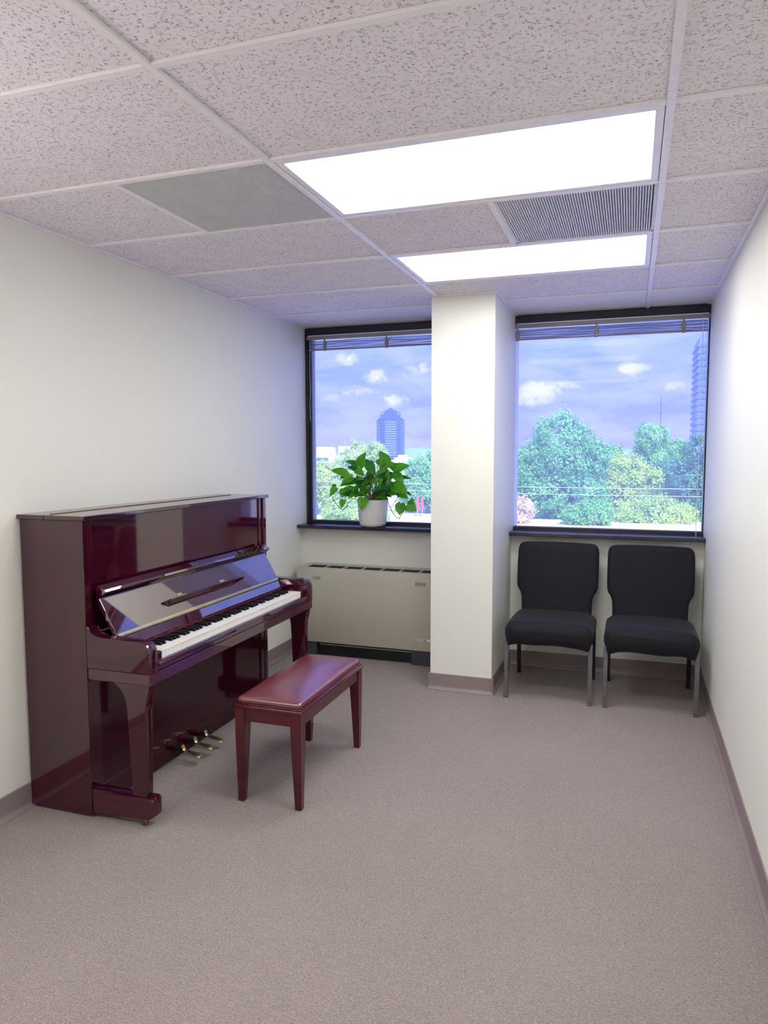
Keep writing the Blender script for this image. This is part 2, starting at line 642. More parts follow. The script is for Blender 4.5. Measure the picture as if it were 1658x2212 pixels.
def glass_mat():
    """thin window pane: clear, faintly reflecting, with an added translucent veil standing in for the haze outdoors"""
    m = bpy.data.materials.new('haze_veiled_window_glass')
    m.use_nodes = True
    t = NT(m.node_tree)
    out = t.n('ShaderNodeOutputMaterial')
    tr = t.n('ShaderNodeBsdfTransparent')
    tr.inputs['Color'].default_value = (0.97, 0.985, 1.0, 1)
    gl = t.n('ShaderNodeBsdfGlossy')
    gl.inputs['Roughness'].default_value = 0.0
    fr = t.n('ShaderNodeFresnel')
    fr.inputs['IOR'].default_value = 1.14
    veil = t.n('ShaderNodeBsdfTranslucent')
    veil.inputs['Color'].default_value = (0.86, 0.93, 1.0, 1)  # milky blue of the outdoor haze, put into the pane
    tc = t.n('ShaderNodeTexCoord')
    n = t.noise(tc.outputs['Object'], 3.0, 3)
    m1 = t.n('ShaderNodeMixShader')
    t.l(t.ramp(n, [(0.3, 0.15), (0.7, 0.18)]), m1.inputs[0])
    t.l(tr.outputs[0], m1.inputs[1])
    t.l(veil.outputs[0], m1.inputs[2])
    m2 = t.n('ShaderNodeMixShader')
    t.l(fr.outputs[0], m2.inputs[0])
    t.l(m1.outputs[0], m2.inputs[1])
    t.l(gl.outputs[0], m2.inputs[2])
    t.l(m2.outputs[0], out.inputs[0])
    return m


M['glass'] = glass_mat()

# ------------------------------------------------------------------ the room shell
floor = tag(obj('floor', bx(XL - 0.2, XR + 0.2, YB - 0.2, YWALL + 0.25, -0.3, 0.0), M['carpet']), kind='structure')
tag(obj('wall_left', bx(XL - 0.2, XL, YB - 0.2, YGL + 0.16, 0.0, CEIL + 0.3), M['wall']), kind='structure')
tag(obj('wall_right', bx(XR, XR + 0.2, YB - 0.2, YGL + 0.16, 0.0, CEIL + 0.3), M['wall']), kind='structure')
tag(obj('wall_back', bx(XL, XR, YB - 0.2, YB, 0.0, CEIL + 0.3), M['wall']), kind='structure')
tag(obj('wall_window', bx(XL, XR, YWALL, YGL + 0.16, 0.0, SILL_Z - 0.028), M['wall']), kind='structure')
tag(obj('wall_column', bx(PXL, PXR, PYF, YGL + 0.16, 0.0, CEIL), M['wall']), kind='structure')
tag(obj('wall_above_window', bx(XL, XR, YGL - 0.03, YGL + 0.16, CEIL, CEIL + 0.3), M['deck']), kind='structure')

# baseboards: vinyl strip with a coved toe


def baseboard(name, pts_fn, a, b, axis):
    prof = [(0.0, 0.0), (0.020, 0.0), (0.019, 0.006), (0.012, 0.013), (0.0065, 0.022), (0.005, 0.034), (0.005, 0.103), (0.003, 0.106), (0.0, 0.106)]
    tag(obj(name, prism([pts_fn(p) for p in prof], axis, a, b), M['vinyl']), kind='structure')


baseboard('baseboard_left', lambda p: (XL + p[0], p[1]), YB, YWALL, 'y')
baseboard('baseboard_right', lambda p: (XR - p[0], p[1]), YB, YWALL, 'y')
baseboard('baseboard_window', lambda p: (YWALL - p[0], p[1]), XL, XR, 'x')
baseboard('baseboard_column_front', lambda p: (PYF - p[0], p[1]), PXL - 0.012, PXR + 0.012, 'x')
baseboard('baseboard_column_side', lambda p: (PXR + p[0], p[1]), PYF - 0.012, YWALL, 'y')
baseboard('baseboard_back', lambda p: (YB + p[0], p[1]), XL, XR, 'x')

# ------------------------------------------------------------------ suspended ceiling: deck, tiles, grid
ceiling = tag(obj('ceiling', bx(XL, XR, YB, YGL - 0.03, CEIL + 0.16, CEIL + 0.3), M['deck']), kind='structure')
ROWS = [(k - 1) * TH for k in range(-4, 6)]                      # cross tees
XG = [XL, 0.0, TW, XR]
HB = 0.012
ymax = YGL - 0.03
tile_cache = {}


def add_tile(x0, x1, y0, y1, mat):
    key = (round(x1 - x0, 3), round(y1 - y0, 3), mat.name)
    loc = ((x0 + x1) / 2, (y0 + y1) / 2, CEIL + 0.012)
    rel = Vector(loc)
    if key not in tile_cache:
        hx, hy = (x1 - x0) / 2, (y1 - y0) / 2
        o = obj('ceiling_tile', bx(-hx, hx, -hy, hy, -0.008, 0.008, 0.002, 1), mat, ceiling, local=True)
        o.location = rel
        tile_cache[key] = o
    else:
        share(tile_cache[key], 'ceiling_tile', ceiling, rel)


# cells taken by lamps and air grilles: (column, row index) ; row index k covers ROWS[k]..ROWS[k+1]
yedges = [YB] + ROWS + [ymax]
LAMPS = [(1, 0.0), (1, 2 * TH), (0, -4 * TH), (1, -4 * TH)]  # the entrance-end pair is assumed, not in view
for c in range(3):
    for a, b in zip(yedges, yedges[1:]):
        if b - a < 0.03:
            continue
        if any(c == lc and abs(a - ly) < 0.01 for lc, ly in LAMPS):
            continue
        x0, x1 = XG[c], XG[c + 1]
        if c == 0 and abs(a) < 0.01:
            x1 = -TH                                             # air grille fills the rest
        if c == 1 and abs(a - TH) < 0.01:
            x1 = TH
        last = a > 2.4
        add_tile(x0 + (0.0 if c == 0 else 0.003), x1 - (0.0 if c == 2 else 0.003), a + 0.003, b - 0.003, (M['soffit_stained'] if c == 0 else M['soffit']) if last else M['tile'])


def tee(x0, x1, y0, y1, drop=0.0):
    obj('grid_bar', bx(x0, x1, y0, y1, CEIL - 0.006 - drop, CEIL + 0.004, 0.0015, 1), M['grid'], ceiling)


for x in (0.0, TW):
    tee(x - HB, x + HB, YB, PYF - 0.001 if x == 0.0 else ymax, 0.0005)
for y in ROWS:
    for c in range(3):
        x0, x1 = XG[c], XG[c + 1]
        if y > PYF and c == 0:
            tee(x0, PXL, y - HB, y + HB)
        elif y > PYF and c == 1:
            tee(PXR, x1 - HB, y - HB, y + HB)
        else:
            tee(x0 + (HB if c else 0), x1 - (HB if c < 2 else 0), y - HB, y + HB)
tee(-TH - HB, -TH + HB, HB, TH - HB)
tee(TH - HB, TH + HB, TH + HB, 2 * TH - HB)
# wall angles
tee(XL, XL + 0.020, YB, ymax, -0.001)
tee(XR - 0.020, XR, YB, ymax, -0.001)
tee(PXR, PXR + 0.020, PYF - 0.02, ymax, -0.001)
tee(PXL, PXR, PYF - 0.020, PYF, -0.001)

# ------------------------------------------------------------------ ceiling lamps


def troffer(x0, y0, label, group=None):
    x1, y1 = x0 + TW, y0 + TH
    t = thing('ceiling_light', label, 'ceiling light', ((x0 + x1) / 2, (y0 + y1) / 2, CEIL), group=group)
    g = HB + 0.002
    w = 0.026
    bm = bmesh.new()
    zt, zb = CEIL + 0.028, CEIL - 0.004
    bx(x0 + g, x1 - g, y0 + g, y0 + g + w, zb, zt, 0.002, 1, bm)
    bx(x0 + g, x1 - g, y1 - g - w, y1 - g, zb, zt, 0.002, 1, bm)
    bx(x0 + g, x0 + g + w, y0 + g + w, y1 - g - w, zb, zt, 0.002, 1, bm)
    bx(x1 - g - w, x1 - g, y0 + g + w, y1 - g - w, zb, zt, 0.002, 1, bm)
    obj('lamp_frame', bm, M['lampmetal'], t)
    obj('housing', bx(x0 + g, x1 - g, y0 + g, y1 - g, CEIL + 0.03, CEIL + 0.11), M['lampmetal'], t)
    obj('diffuser', bx(x0 + g + w * 0.6, x1 - g - w * 0.6, y0 + g + w * 0.6, y1 - g - w * 0.6, CEIL + 0.008, CEIL + 0.014), M['lit'], t)
    return t


troffer(0.0, 0.0, 'lit ceiling panel lamp beside the square perforated air grille')
troffer(0.0, 2 * TH, 'lit ceiling panel lamp next to the column and windows')
troffer(0.0, -4 * TH, 'assumed lit ceiling panel lamp, added unseen over the entrance end of the room by right wall')  # assumed lamp, added out of view for more room light
troffer(-TW, -4 * TH, 'assumed lit ceiling panel lamp, added unseen over the entrance end of the room by left wall')  # likewise assumed and unseen, added for light from the left

# assumed standing lamp, unseen left of the camera; added for ceiling and floor light
fl = thing('assumed_floor_lamp', 'assumed standing lamp with a frosted glass globe, added out of view by the left wall near the entrance', 'lamp', (-0.98, -1.30, 0.0))
obj('base', lathe([(0.0, 0.0), (0.14, 0.0), (0.14, 0.012), (0.03, 0.03), (0.0, 0.03)], 28), M['gunmetal'], fl, smooth=True, local=True)
obj('pole', tube([(0, 0, 0.025), (0, 0, 1.62)], 0.012, 10), M['gunmetal'], fl, smooth=True, local=True)
obj('globe_holder', lathe([(0.0, 1.60), (0.035, 1.605), (0.06, 1.645), (0.05, 1.65), (0.0, 1.64)], 20), M['gunmetal'], fl, smooth=True, local=True)
bm = bmesh.new()
bmesh.ops.create_uvsphere(bm, u_segments=20, v_segments=12, radius=0.13)
bmesh.ops.translate(bm, verts=bm.verts, vec=(0, 0, 1.77))
obj('globe', bm, M['globe'], fl, smooth=True, local=True)

# ------------------------------------------------------------------ air grilles
t = thing('return_air_grille', 'square grey perforated air grille in the ceiling above the piano', 'air vent', (-TH / 2, TH / 2, CEIL))
x0, x1, y0, y1 = -TH + HB, -HB, HB, TH - HB
obj('backing', bx(x0, x1, y0, y1, CEIL + 0.035, CEIL + 0.05), M['vent_dark'], t)
bm = bmesh.new()
N = 62
for i in range(N + 1):
    x = x0 + (x1 - x0) * i / N
    bx(x - 0.0026, x + 0.0026, y0, y1, CEIL - 0.001, CEIL + 0.010, 0, 1, bm)
for i in range(N + 1):
    y = y0 + (y1 - y0) * i / N
    bx(x0, x1, y - 0.0018, y + 0.0018, CEIL - 0.0006, CEIL + 0.010, 0, 1, bm)
tag(obj('egg_crate_mesh', bm, M['vent_grey'], t), kind='stuff')
bm = bmesh.new()
for a in ((x0, x1, y0, y0 + 0.006), (x0, x1, y1 - 0.006, y1), (x0, x0 + 0.006, y0, y1), (x1 - 0.006, x1, y0, y1)):
    bx(*a, CEIL - 0.003, CEIL + 0.018, 0, 1, bm)
obj('rim', bm, M['vent_grey'], t)

t = thing('supply_air_grille', 'white slotted louvre air grille between the two lit ceiling lamps', 'air vent', (TH * 1.5, TH * 1.5, CEIL))
x0, x1, y0, y1 = TH + HB, TW - HB, TH + HB, 2 * TH - HB
obj('backing', bx(x0, x1, y0, y1, CEIL + 0.035, CEIL + 0.05), M['vent_dark'], t)
bm = bmesh.new()
N = 58
for i in range(N):
    x = x0 + 0.014 + (x1 - x0 - 0.028) * (i + 0.5) / N
    vs = [bm.verts.new(c) for c in ((x - 0.0042, y0, CEIL - 0.001), (x + 0.0012, y0, CEIL - 0.001), (x + 0.0048, y0, CEIL + 0.016), (x + 0.0036, y0, CEIL + 0.016),
                                    (x - 0.0042, y1, CEIL - 0.001), (x + 0.0012, y1, CEIL - 0.001), (x + 0.0048, y1, CEIL + 0.016), (x + 0.0036, y1, CEIL + 0.016))]
    for q in ((0, 1, 5, 4), (1, 2, 6, 5), (2, 3, 7, 6), (3, 0, 4, 7), (0, 3, 2, 1), (4, 5, 6, 7)):
        bm.faces.new([vs[k] for k in q])
tag(obj('louvre_bars', bm, M['vent_white'], t), kind='stuff')
bm = bmesh.new()
for a in ((x0, x1, y0, y0 + 0.012), (x0, x1, y1 - 0.012, y1), (x0, x0 + 0.012, y0, y1), (x1 - 0.012, x1, y0, y1)):
    bx(*a, CEIL - 0.003, CEIL + 0.018, 0, 1, bm)
obj('rim', bm, M['vent_white'], t)

# ------------------------------------------------------------------ windows


def window(name, x0, x1, left_stile, right_stile, sill_l, sill_r):
    zt = 2.388
    w = tag(obj(name, bx(x0, x1, YFR + 0.004, YGL + 0.05, zt + 0.004, CEIL - 0.001, 0.002, 1), M['frame']), kind='structure')
    obj('top_rail', bx(x0, x1, YFR, YFR + 0.012, zt, CEIL - 0.004, 0.002, 1), M['frame'], w)
    obj('bottom_rail', bx(x0, x1, YFR + 0.004, YGL + 0.05, SILL_Z - 0.01, SILL_Z + 0.018, 0.003, 1), M['frame'], w)
    obj('glazing_bead', bx(x0 + left_stile, x1 - right_stile, YGL - 0.022, YGL - 0.004, SILL_Z + 0.018, SILL_Z + 0.026, 0.002, 1), M['gasket'], w)
    if left_stile > 0.01:
        obj('stile', bx(x0, x0 + left_stile * 0.55, YFR, YGL + 0.05, SILL_Z, zt + 0.02, 0.002, 1), M['frame'], w)
        obj('stile', bx(x0 + left_stile * 0.55, x0 + left_stile, YFR + 0.016, YGL + 0.05, SILL_Z, zt + 0.02, 0.002, 1), M['frame'], w)
    if right_stile > 0.001:
        obj('stile', bx(x1 - right_stile, x1, YFR + 0.016, YGL + 0.05, SILL_Z, zt + 0.02, 0.001, 1), M['frame'], w)
    obj('pane', bx(x0 + left_stile, x1 - right_stile, YGL, YGL + 0.0005, SILL_Z + 0.01, zt + 0.02), M['glass'], w)
    obj('sill', bx(sill_l, sill_r, 2.783, YFR + 0.01, SILL_Z - 0.026, SILL_Z, 0.004, 2), M['sill'], w)
    return w


window('window_1', XL, PXL, 0.044, 0.0, XL, PXL)
window('window_2', PXR, XR, 0.0, 0.008, PXR, XR)

# ------------------------------------------------------------------ raised venetian blinds


def blind(x0, x1, clips, label, seed, cords):
    rnd = random.Random(seed)
    t = thing('venetian_blind', label, 'window blind', ((x0 + x1) / 2, 2.935, 2.29))
    obj('headrail', bx(x0, x1, 2.918, 2.952, 2.358, 2.382, 0.002, 1), M['blindrail'], t)
    obj('headrail_lip', bx(x0 + 0.01, x1 - 0.01, 2.914, 2.955, 2.382, 2.388, 0.001, 1), M['blind'], t)
    nsl = 17
    nx = 24
    for i in range(nsl):
        z = 2.287 + 0.0038 * i
        bm = bmesh.new()
        rows = []
        ph, am = rnd.uniform(0, 6), rnd.uniform(0.0004, 0.0024)
        tilt = rnd.uniform(-0.0015, 0.0015)
        for k in range(nx + 1):
            u = k / nx
            x = x0 + 0.012 + (x1 - x0 - 0.024) * u
            zz = z + am * math.sin(ph + u * 9) + tilt * (u - .5)
            rows.append([bm.verts.new((x, 2.922, zz)), bm.verts.new((x, 2.935, zz + 0.0022)), bm.verts.new((x, 2.948, zz))])
        for A, B in zip(rows, rows[1:]):
            for q in range(2):
                bm.faces.new((A[q], B[q], B[q + 1], A[q + 1]))
        bmesh.ops.solidify(bm, geom=bm.faces[:], thickness=0.0007)
        obj('slat', bm, M['blind'], t, smooth=True)
    obj('bottom_rail', bx(x0 + 0.01, x1 - 0.01, 2.924, 2.947, 2.276, 2.2855, 0.002, 1), M['blindrail'], t)
    for cx in clips:
        bm = bx(cx - 0.011, cx + 0.011, 2.909, 2.916, 2.268, 2.342, 0.003, 1)
        bx(cx - 0.015, cx + 0.015, 2.912, 2.918, 2.290, 2.334, 0.003, 1, bm)
        bx(cx - 0.005, cx + 0.005, 2.906, 2.913, 2.334, 2.362, 0.002, 1, bm)
        obj('clip', bm, M['blindrail'], t)
    for (cx, zb, r) in cords:
        path = [(cx + 0.002 * math.sin(k * 1.3), 2.915, 2.36 - (2.36 - zb) * k / 10) for k in range(11)]
        obj('cord', tube(path, r, 6), M['cord'], t, smooth=True)
    return t


blind(XL + 0.036, PXL - 0.006, (-1.066, -0.575), 'raised aluminium blind stacked over the window behind the potted plant', 3, [(XL + 0.062, 1.75, 0.0014)])
blind(PXR + 0.006, XR - 0.006, (0.377, 0.900, 1.438), 'raised aluminium blind stacked over the window above the black chairs', 8, [(1.553, 0.90, 0.0022), (1.572, 1.3, 0.0012)])

# ------------------------------------------------------------------ piano
PY0, PY1, PXB, PXFC = 0.148, 1.685, -1.245, -0.928
piano = thing('upright_piano', 'glossy dark mahogany upright piano with open keyboard against the left wall', 'piano', (-1.0, (PY0 + PY1) / 2, 0.0))
WZ, WY, WX = M['pwood_z'], M['pwood_y'], M['pwood_x']


def ppart(name, bm, mat, parent=None, smooth=False, label=None, angle=35):
    o = obj(name, bm, mat, parent or piano, smooth=smooth, angle=angle)
    if label:
        o['label'] = label
    return o


for a, b in ((PY0, PY0 + 0.032), (PY1 - 0.032, PY1)):
    ppart('side_panel', bx(PXB, PXFC, a, b, 0.012, 1.236, 0.002, 2), WZ)
ppart('back_panel', bx(PXB + 0.01, PXB + 0.06, PY0 + 0.032, PY1 - 0.032, 0.03, 1.234), WZ)
ppart('lid_rear', bx(-1.252, -1.1125, PY0 - 0.010, PY1 + 0.010, 1.2365, 1.2545, 0.002, 2), WY)
ppart('lid_front', bx(-1.1115, -0.913, PY0 - 0.010, PY1 + 0.010, 1.2365, 1.2545, 0.003, 2), WY)
bm = bmesh.new()
nk = 54
for i in range(nk):
    a = PY0 + 0.03 + (PY1 - PY0 - 0.12) * i / nk
    tube([(-1.112, a, 1.2555), (-1.112, a + (PY1 - PY0 - 0.12) / nk * 0.8, 1.2555)], 0.0026, 6, bm)
bx(-1.117, -1.107, PY0 + 0.03, PY1 - 0.09, 1.2540, 1.2552, 0, 1, bm)
ppart('lid_hinge', bm, M['brass_old'], label='long brass piano hinge')
# upper case front
for a, b in ((PY0 + 0.032, PY0 + 0.064), (PY1 - 0.064, PY1 - 0.032)):
    ppart('upper_stile', bx(PXFC - 0.03, PXFC - 0.010, a, b, 0.78, 1.2355, 0.004, 2), WZ)
ppart('upper_panel', bx(PXFC - 0.038, PXFC - 0.019, PY0 + 0.064, PY1 - 0.064, 0.775, 1.2345, 0.001, 1), WY)
# lower case front
for a, b in ((PY0 + 0.032, PY0 + 0.078), (PY1 - 0.078, PY1 - 0.032)):
    ppart('lower_stile', bx(PXFC - 0.03, PXFC - 0.004, a, b, 0.02, 0.588, 0.003, 2), WZ)
ppart('lower_panel', bx(PXFC - 0.035, PXFC - 0.012, PY0 + 0.078, PY1 - 0.078, 0.111, 0.588, 0.001, 1), M['pwood_l'])
ppart('bottom_rail', bx(PXFC - 0.04, PXFC - 0.012, PY0 + 0.078, PY1 - 0.078, 0.022, 0.110, 0.001, 1), M['pwood_l'])
# arms
AP = [(-0.9275, 0.636), (-0.9275, 0.806), (-0.9165, 0.806), (-0.9150, 0.798), (-0.908, 0.783), (-0.897, 0.773), (-0.880, 0.768), (-0.860, 0.7665),
      (-0.672, 0.7625), (-0.655, 0.759), (-0.642, 0.751), (-0.632, 0.738), (-0.627, 0.722), (-0.626, 0.636)]
for a, b in ((PY0, PY0 + 0.054), (PY1 - 0.054, PY1)):
    ppart('arm', prism(AP, 'y', a, b, 0.003, 2), WX, smooth=True)
ppart('keybed', bx(-0.9275, -0.628, PY0 + 0.002, PY1 - 0.002, 0.588, 0.6345, 0.003, 2), WY)
ksl = ppart('key_slip', bx(-0.652, -0.633, PY0 + 0.054, PY1 - 0.054, 0.6345, 0.672, 0.003, 2), WY)
for a, b in ((PY0 + 0.066, 0.815), (1.15, PY1 - 0.066)):
    obj('finger_rail', bx(-0.642, -0.6265, a, b, 0.652, 0.668, 0.005, 3), WY, ksl, smooth=True)
for a, b in ((PY0 + 0.054, PY0 + 0.112), (PY1 - 0.112, PY1 - 0.054)):
    ppart('key_block', bx(-0.800, -0.648, a, b, 0.6345, 0.703, 0.004, 2), WX)
# keys
KY0, KY1 = PY0 + 0.114, PY1 - 0.114
KW = (KY1 - KY0) / 52
bm = bx(-0.652, -0.81, -KW / 2 + 0.0005, KW / 2 - 0.0005, 0.672, 0.7005, 0.0012, 2)
bx(-0.6500, -0.702, -KW / 2 + 0.0005, KW / 2 - 0.0005, 0.7003, 0.7025, 0.0008, 1, bm)
me0 = None
pl = wloc(piano)
for i in range(52):
    loc = Vector((0, KY0 + KW * (i + .5), 0)) - pl
    if me0 is None:
        wk = obj('white_key', bm, M['ivory'], piano, local=True)
        wk.location = loc
        me0 = wk
    else:
        share(me0, 'white_key', piano, loc)
bm = bmesh.new()
bw = KW * 0.27
vs = []
for (x, w, z) in ((-0.703, bw, 0.7005), (-0.708, bw * 0.75, 0.7135), (-0.81, bw * 0.75, 0.7145), (-0.81, bw, 0.7005)):
    vs.append((bm.verts.new((x, -w, z)), bm.verts.new((x, w, z))))
bm.faces.new((vs[0][0], vs[0][1], vs[1][1], vs[1][0]))
bm.faces.new((vs[1][0], vs[1][1], vs[2][1], vs[2][0]))
bm.faces.new((vs[2][0], vs[2][1], vs[3][1], vs[3][0]))
bm.faces.new((vs[3][0], vs[3][1], vs[0][1], vs[0][0]))
for s in (0, 1):
    bm.faces.new((vs[0][s], vs[1][s], vs[2][s], vs[3][s]))
bmesh.ops.bevel(bm, geom=bm.edges[:], offset=0.0009, segments=1, affect='EDGES')
bk0 = None
scale7 = [1, 0, 1, 1, 0, 1, 1]          # after A, B, C, D, E, F, G
for i in range(51):
    if not scale7[i % 7]:
        continue
    loc = Vector((0, KY0 + KW * (i + 1), 0)) - pl
    if bk0 is None:
        bk0 = obj('black_key', bm, M['ebony'], piano, local=True)
        bk0.location = loc
    else:
        share(bk0, 'black_key', piano, loc)
# name strip behind the keys and felt
ppart('name_strip', prism([(-0.830, 0.748), (-0.814, 0.753), (-0.772, 0.7255), (-0.772, 0.7175), (-0.830, 0.7175)], 'y', PY0 + 0.055, PY1 - 0.055, 0.001, 1), M['pwood_f'])
ppart('felt_strip', bx(-0.80, -0.772, PY0 + 0.112, PY1 - 0.112, 0.7125, 0.7174), M['felt'])
# fallboard folded back
H = Vector((-0.820, 0.757))
T = Vector((-0.908, 0.911))
td = (T - H).normalized()
nd = Vector((td.y, -td.x))            # towards the player
th = 0.018
FY0, FY1 = PY0 + 0.060, PY1 - 0.060
q = [H, T, T - nd * th, H - nd * th]
fall = ppart('fallboard', prism([(p.x, p.y) for p in q], 'y', FY0, FY1, 0.002, 2), M['pwood_f'])
lip0 = T - nd * th
lp = [Vector(p) for p in ((-0.922, 0.905), (-0.912, 0.906), (-0.900, 0.920), (-0.880, 0.931), (-0.874, 0.940), (-0.879, 0.949), (-0.916, 0.963), (-0.922, 0.959))]
obj('fallboard_lip', prism([(p.x, p.y) for p in lp], 'y', FY0 - 0.002, FY1 + 0.002, 0.003, 2), M['pwood_f'], fall, smooth=True)
hp = [H + nd * 0.0005 + td * 0.012, H + nd * 0.003 + td * 0.012, H + nd * 0.003 - td * 0.003, H + nd * 0.0005 - td * 0.003]
bm = prism([(p.x, p.y) for p in hp], 'y', FY0 + 0.004, FY1 - 0.004)
kn = H + nd * 0.0035 - td * 0.001
tube([(kn.x, FY0 + 0.004, kn.y), (kn.x, FY1 - 0.004, kn.y)], 0.0034, 8, bm)
for i in range(28):
    y = FY0 + 0.03 + (FY1 - FY0 - 0.06) * i / 27
    c = H + nd * 0.0032 + td * 0.007
    lathe([(0.0, 0.0014), (0.0018, 0.001), (0.0022, 0.0)], 8, bm, (c.x, y, c.y))
ho = obj('fallboard_hinge', bm, M['brass'], fall)
ho['label'] = 'brass hinge strip'
# folding music shelf on the fallboard
s0 = H + td * 0.060
sh = []
for (y, a, b, c) in ((0.560, 0.012, 0.016, 0.010), (0.590, -0.006, 0.016, 0.030), (1.150, -0.006, 0.016, 0.030), (1.290, 0.012, 0.016, 0.006)):
    sh.append([(s0 + td * a + nd * 0.0005, y), (s0 + td * (a * 0.6 + b * 0.4) + nd * c * 0.42, y), (s0 + td * b + nd * c, y), (s0 + td * (b + 0.005) + nd * c, y), (s0 + td * (b + 0.006) + nd * 0.0005, y)])
bm = bmesh.new()
rings = [[bm.verts.new((p.x, y, p.y)) for (p, y) in r] for r in sh]
for A, B in zip(rings, rings[1:]):
    for k in range(5):
        bm.faces.new((A[k], A[(k + 1) % 5], B[(k + 1) % 5], B[k]))
bm.faces.new(rings[0])
bm.faces.new(rings[-1])
obj('music_shelf', bm, WY, fall)
for y in (0.700, 1.075):
    c = s0 + td * 0.048 + nd * 0.003
    bm = bmesh.new()
    pts = [s0 + td * 0.0222 + nd * 0.001, s0 + td * 0.0222 + nd * 0.022, s0 + td * 0.025 + nd * 0.022, s0 + td * 0.027 + nd * 0.004, s0 + td * 0.040 + nd * 0.003, s0 + td * 0.040 + nd * 0.001]
    prism([(p.x, p.y) for p in pts], 'y', y - 0.018, y + 0.018, 0, 1, bm)
    o = obj('shelf_hinge', bm, M['brass'], fall)
    o['label'] = 'small brass hinge'
ld_ = Vector((0.936, -0.352))         # down the lip's top face
lu_ = Vector((0.352, 0.936))
c = Vector((-0.8975, 0.956)) + lu_ * 0.0003
pts = [c - ld_ * 0.009, c + ld_ * 0.009, c + ld_ * 0.009 + lu_ * 0.0012, c - ld_ * 0.009 + lu_ * 0.0012]
o = obj('lock_plate', prism([(p.x, p.y) for p in pts], 'y', 0.855, 0.905, 0, 1), M['brass'], fall)
o['label'] = 'brass lock plate'
pts = [c - ld_ * 0.004, c + ld_ * 0.004, c + ld_ * 0.004 + lu_ * 0.0018, c - ld_ * 0.004 + lu_ * 0.0018]
obj('keyhole', prism([(p.x, p.y) for p in pts], 'y', 0.876, 0.892, 0, 1), M['black'], fall)
# legs, toe blocks, casters
LP_ = [(-0.664, 0.124), (-0.655, 0.480), (-0.653, 0.520), (-0.648, 0.550), (-0.640, 0.572), (-0.631, 0.588), (-0.812, 0.588), (-0.800, 0.582), (-0.782, 0.572),
       (-0.766, 0.557), (-0.754, 0.537), (-0.748, 0.510), (-0.745, 0.480), (-0.731, 0.124)]
for a, b in ((PY0 + 0.008, PY0 + 0.052), (PY1 - 0.052, PY1 - 0.008)):
    ppart('leg', prism(LP_, 'y', a, b, 0.003, 2), WZ, smooth=True)
for a, b in ((PY0 + 0.002, PY0 + 0.064), (PY1 - 0.064, PY1 - 0.002)):
    ppart('toe_block', prism([(-0.927, 0.022), (-0.660, 0.034), (-0.636, 0.046), (-0.632, 0.060), (-0.633, 0.112), (-0.640, 0.123), (-0.927, 0.123)], 'y', a, b, 0.004, 2), WX, smooth=True)
    yc = (a + b) / 2
    bm = bmesh.new()
    b2 = lathe([(0.0, -0.008), (0.012, -0.008), (0.016, -0.005), (0.016, 0.005), (0.012, 0.008), (0.0, 0.008)], 18)
    bmesh.ops.rotate(b2, verts=b2.verts, cent=(0, 0, 0), matrix=Matrix.Rotation(math.radians(90), 3, 'X'))
    bmesh.ops.translate(b2, verts=b2.verts, vec=(-0.690, yc - 0.012, 0.0162))
    o = ppart('caster_wheel', b2, M['brass_old'], smooth=True, label='small brass caster')
    bx(-0.708, -0.672, yc - 0.024, yc, 0.030, 0.036, 0.001, 1, bm)
    bx(-0.694, -0.686, yc - 0.024, yc - 0.021, 0.012, 0.032, 0, 1, bm)
    bx(-0.694, -0.686, yc - 0.003, yc, 0.012, 0.032, 0, 1, bm)
    obj('caster_fork', bm, M['brass_old'], o)
# pedals
pp = [(-0.896, 0.084, 0.009), (-0.890, 0.083, 0.012), (-0.885, 0.068, 0.012), (-0.876, 0.060, 0.012), (-0.852, 0.056, 0.014), (-0.822, 0.051, 0.019), (-0.803, 0.047, 0.021), (-0.790, 0.042, 0.014)]
for y in (0.735, 0.838, 0.932):
    bm = bmesh.new()
    rr = []
    for i, (x, z, w) in enumerate(pp):
        h = 0.0045
        rr.append([bm.verts.new((x, y - w, z)), bm.verts.new((x + 0.001, y - w * .6, z + h)), bm.verts.new((x + 0.001, y + w * .6, z + h)), bm.verts.new((x, y + w, z)), bm.verts.new((x, y + w * .6, z - h)), bm.verts.new((x, y - w * .6, z - h))])
    for A, B in zip(rr, rr[1:]):
        for k in range(6):
            bm.faces.new((A[k], A[(k + 1) % 6], B[(k + 1) % 6], B[k]))
    bm.faces.new(rr[0])
    bm.faces.new(rr[-1])
    pd = ppart('pedal', bm, M['brass'], smooth=True, label='brass pedal', angle=60)
    obj('pedal_rod', bx(-0.9405, -0.890, y - 0.008, y + 0.008, 0.052, 0.074, 0.003, 1), M['black'], pd)

# ------------------------------------------------------------------ bench
bench = thing('piano_bench', 'red mahogany piano bench with padded oxblood leather seat in front of the piano', 'bench', (-0.288, 0.833, 0.0))
bX0, bX1, bY0, bY1 = -0.450, -0.124, 0.464, 1.205
obj('top_frame', bx(bX0, bX1, bY0, bY1, 0.414, 0.434, 0.006, 3), M['bwood_y'], bench, smooth=True)
obj('seat_moulding', bx(bX0 + 0.006, bX1 - 0.006, bY0 + 0.006, bY1 - 0.006, 0.433, 0.440, 0.003, 2), M['bwood_y'], bench, smooth=True)


def dome(p, q):
    if q.z > 0:
        p.z += 0.015 * (1 - abs(q.x) ** 2.6) * (1 - abs(q.y) ** 3.0) * q.z
    return p


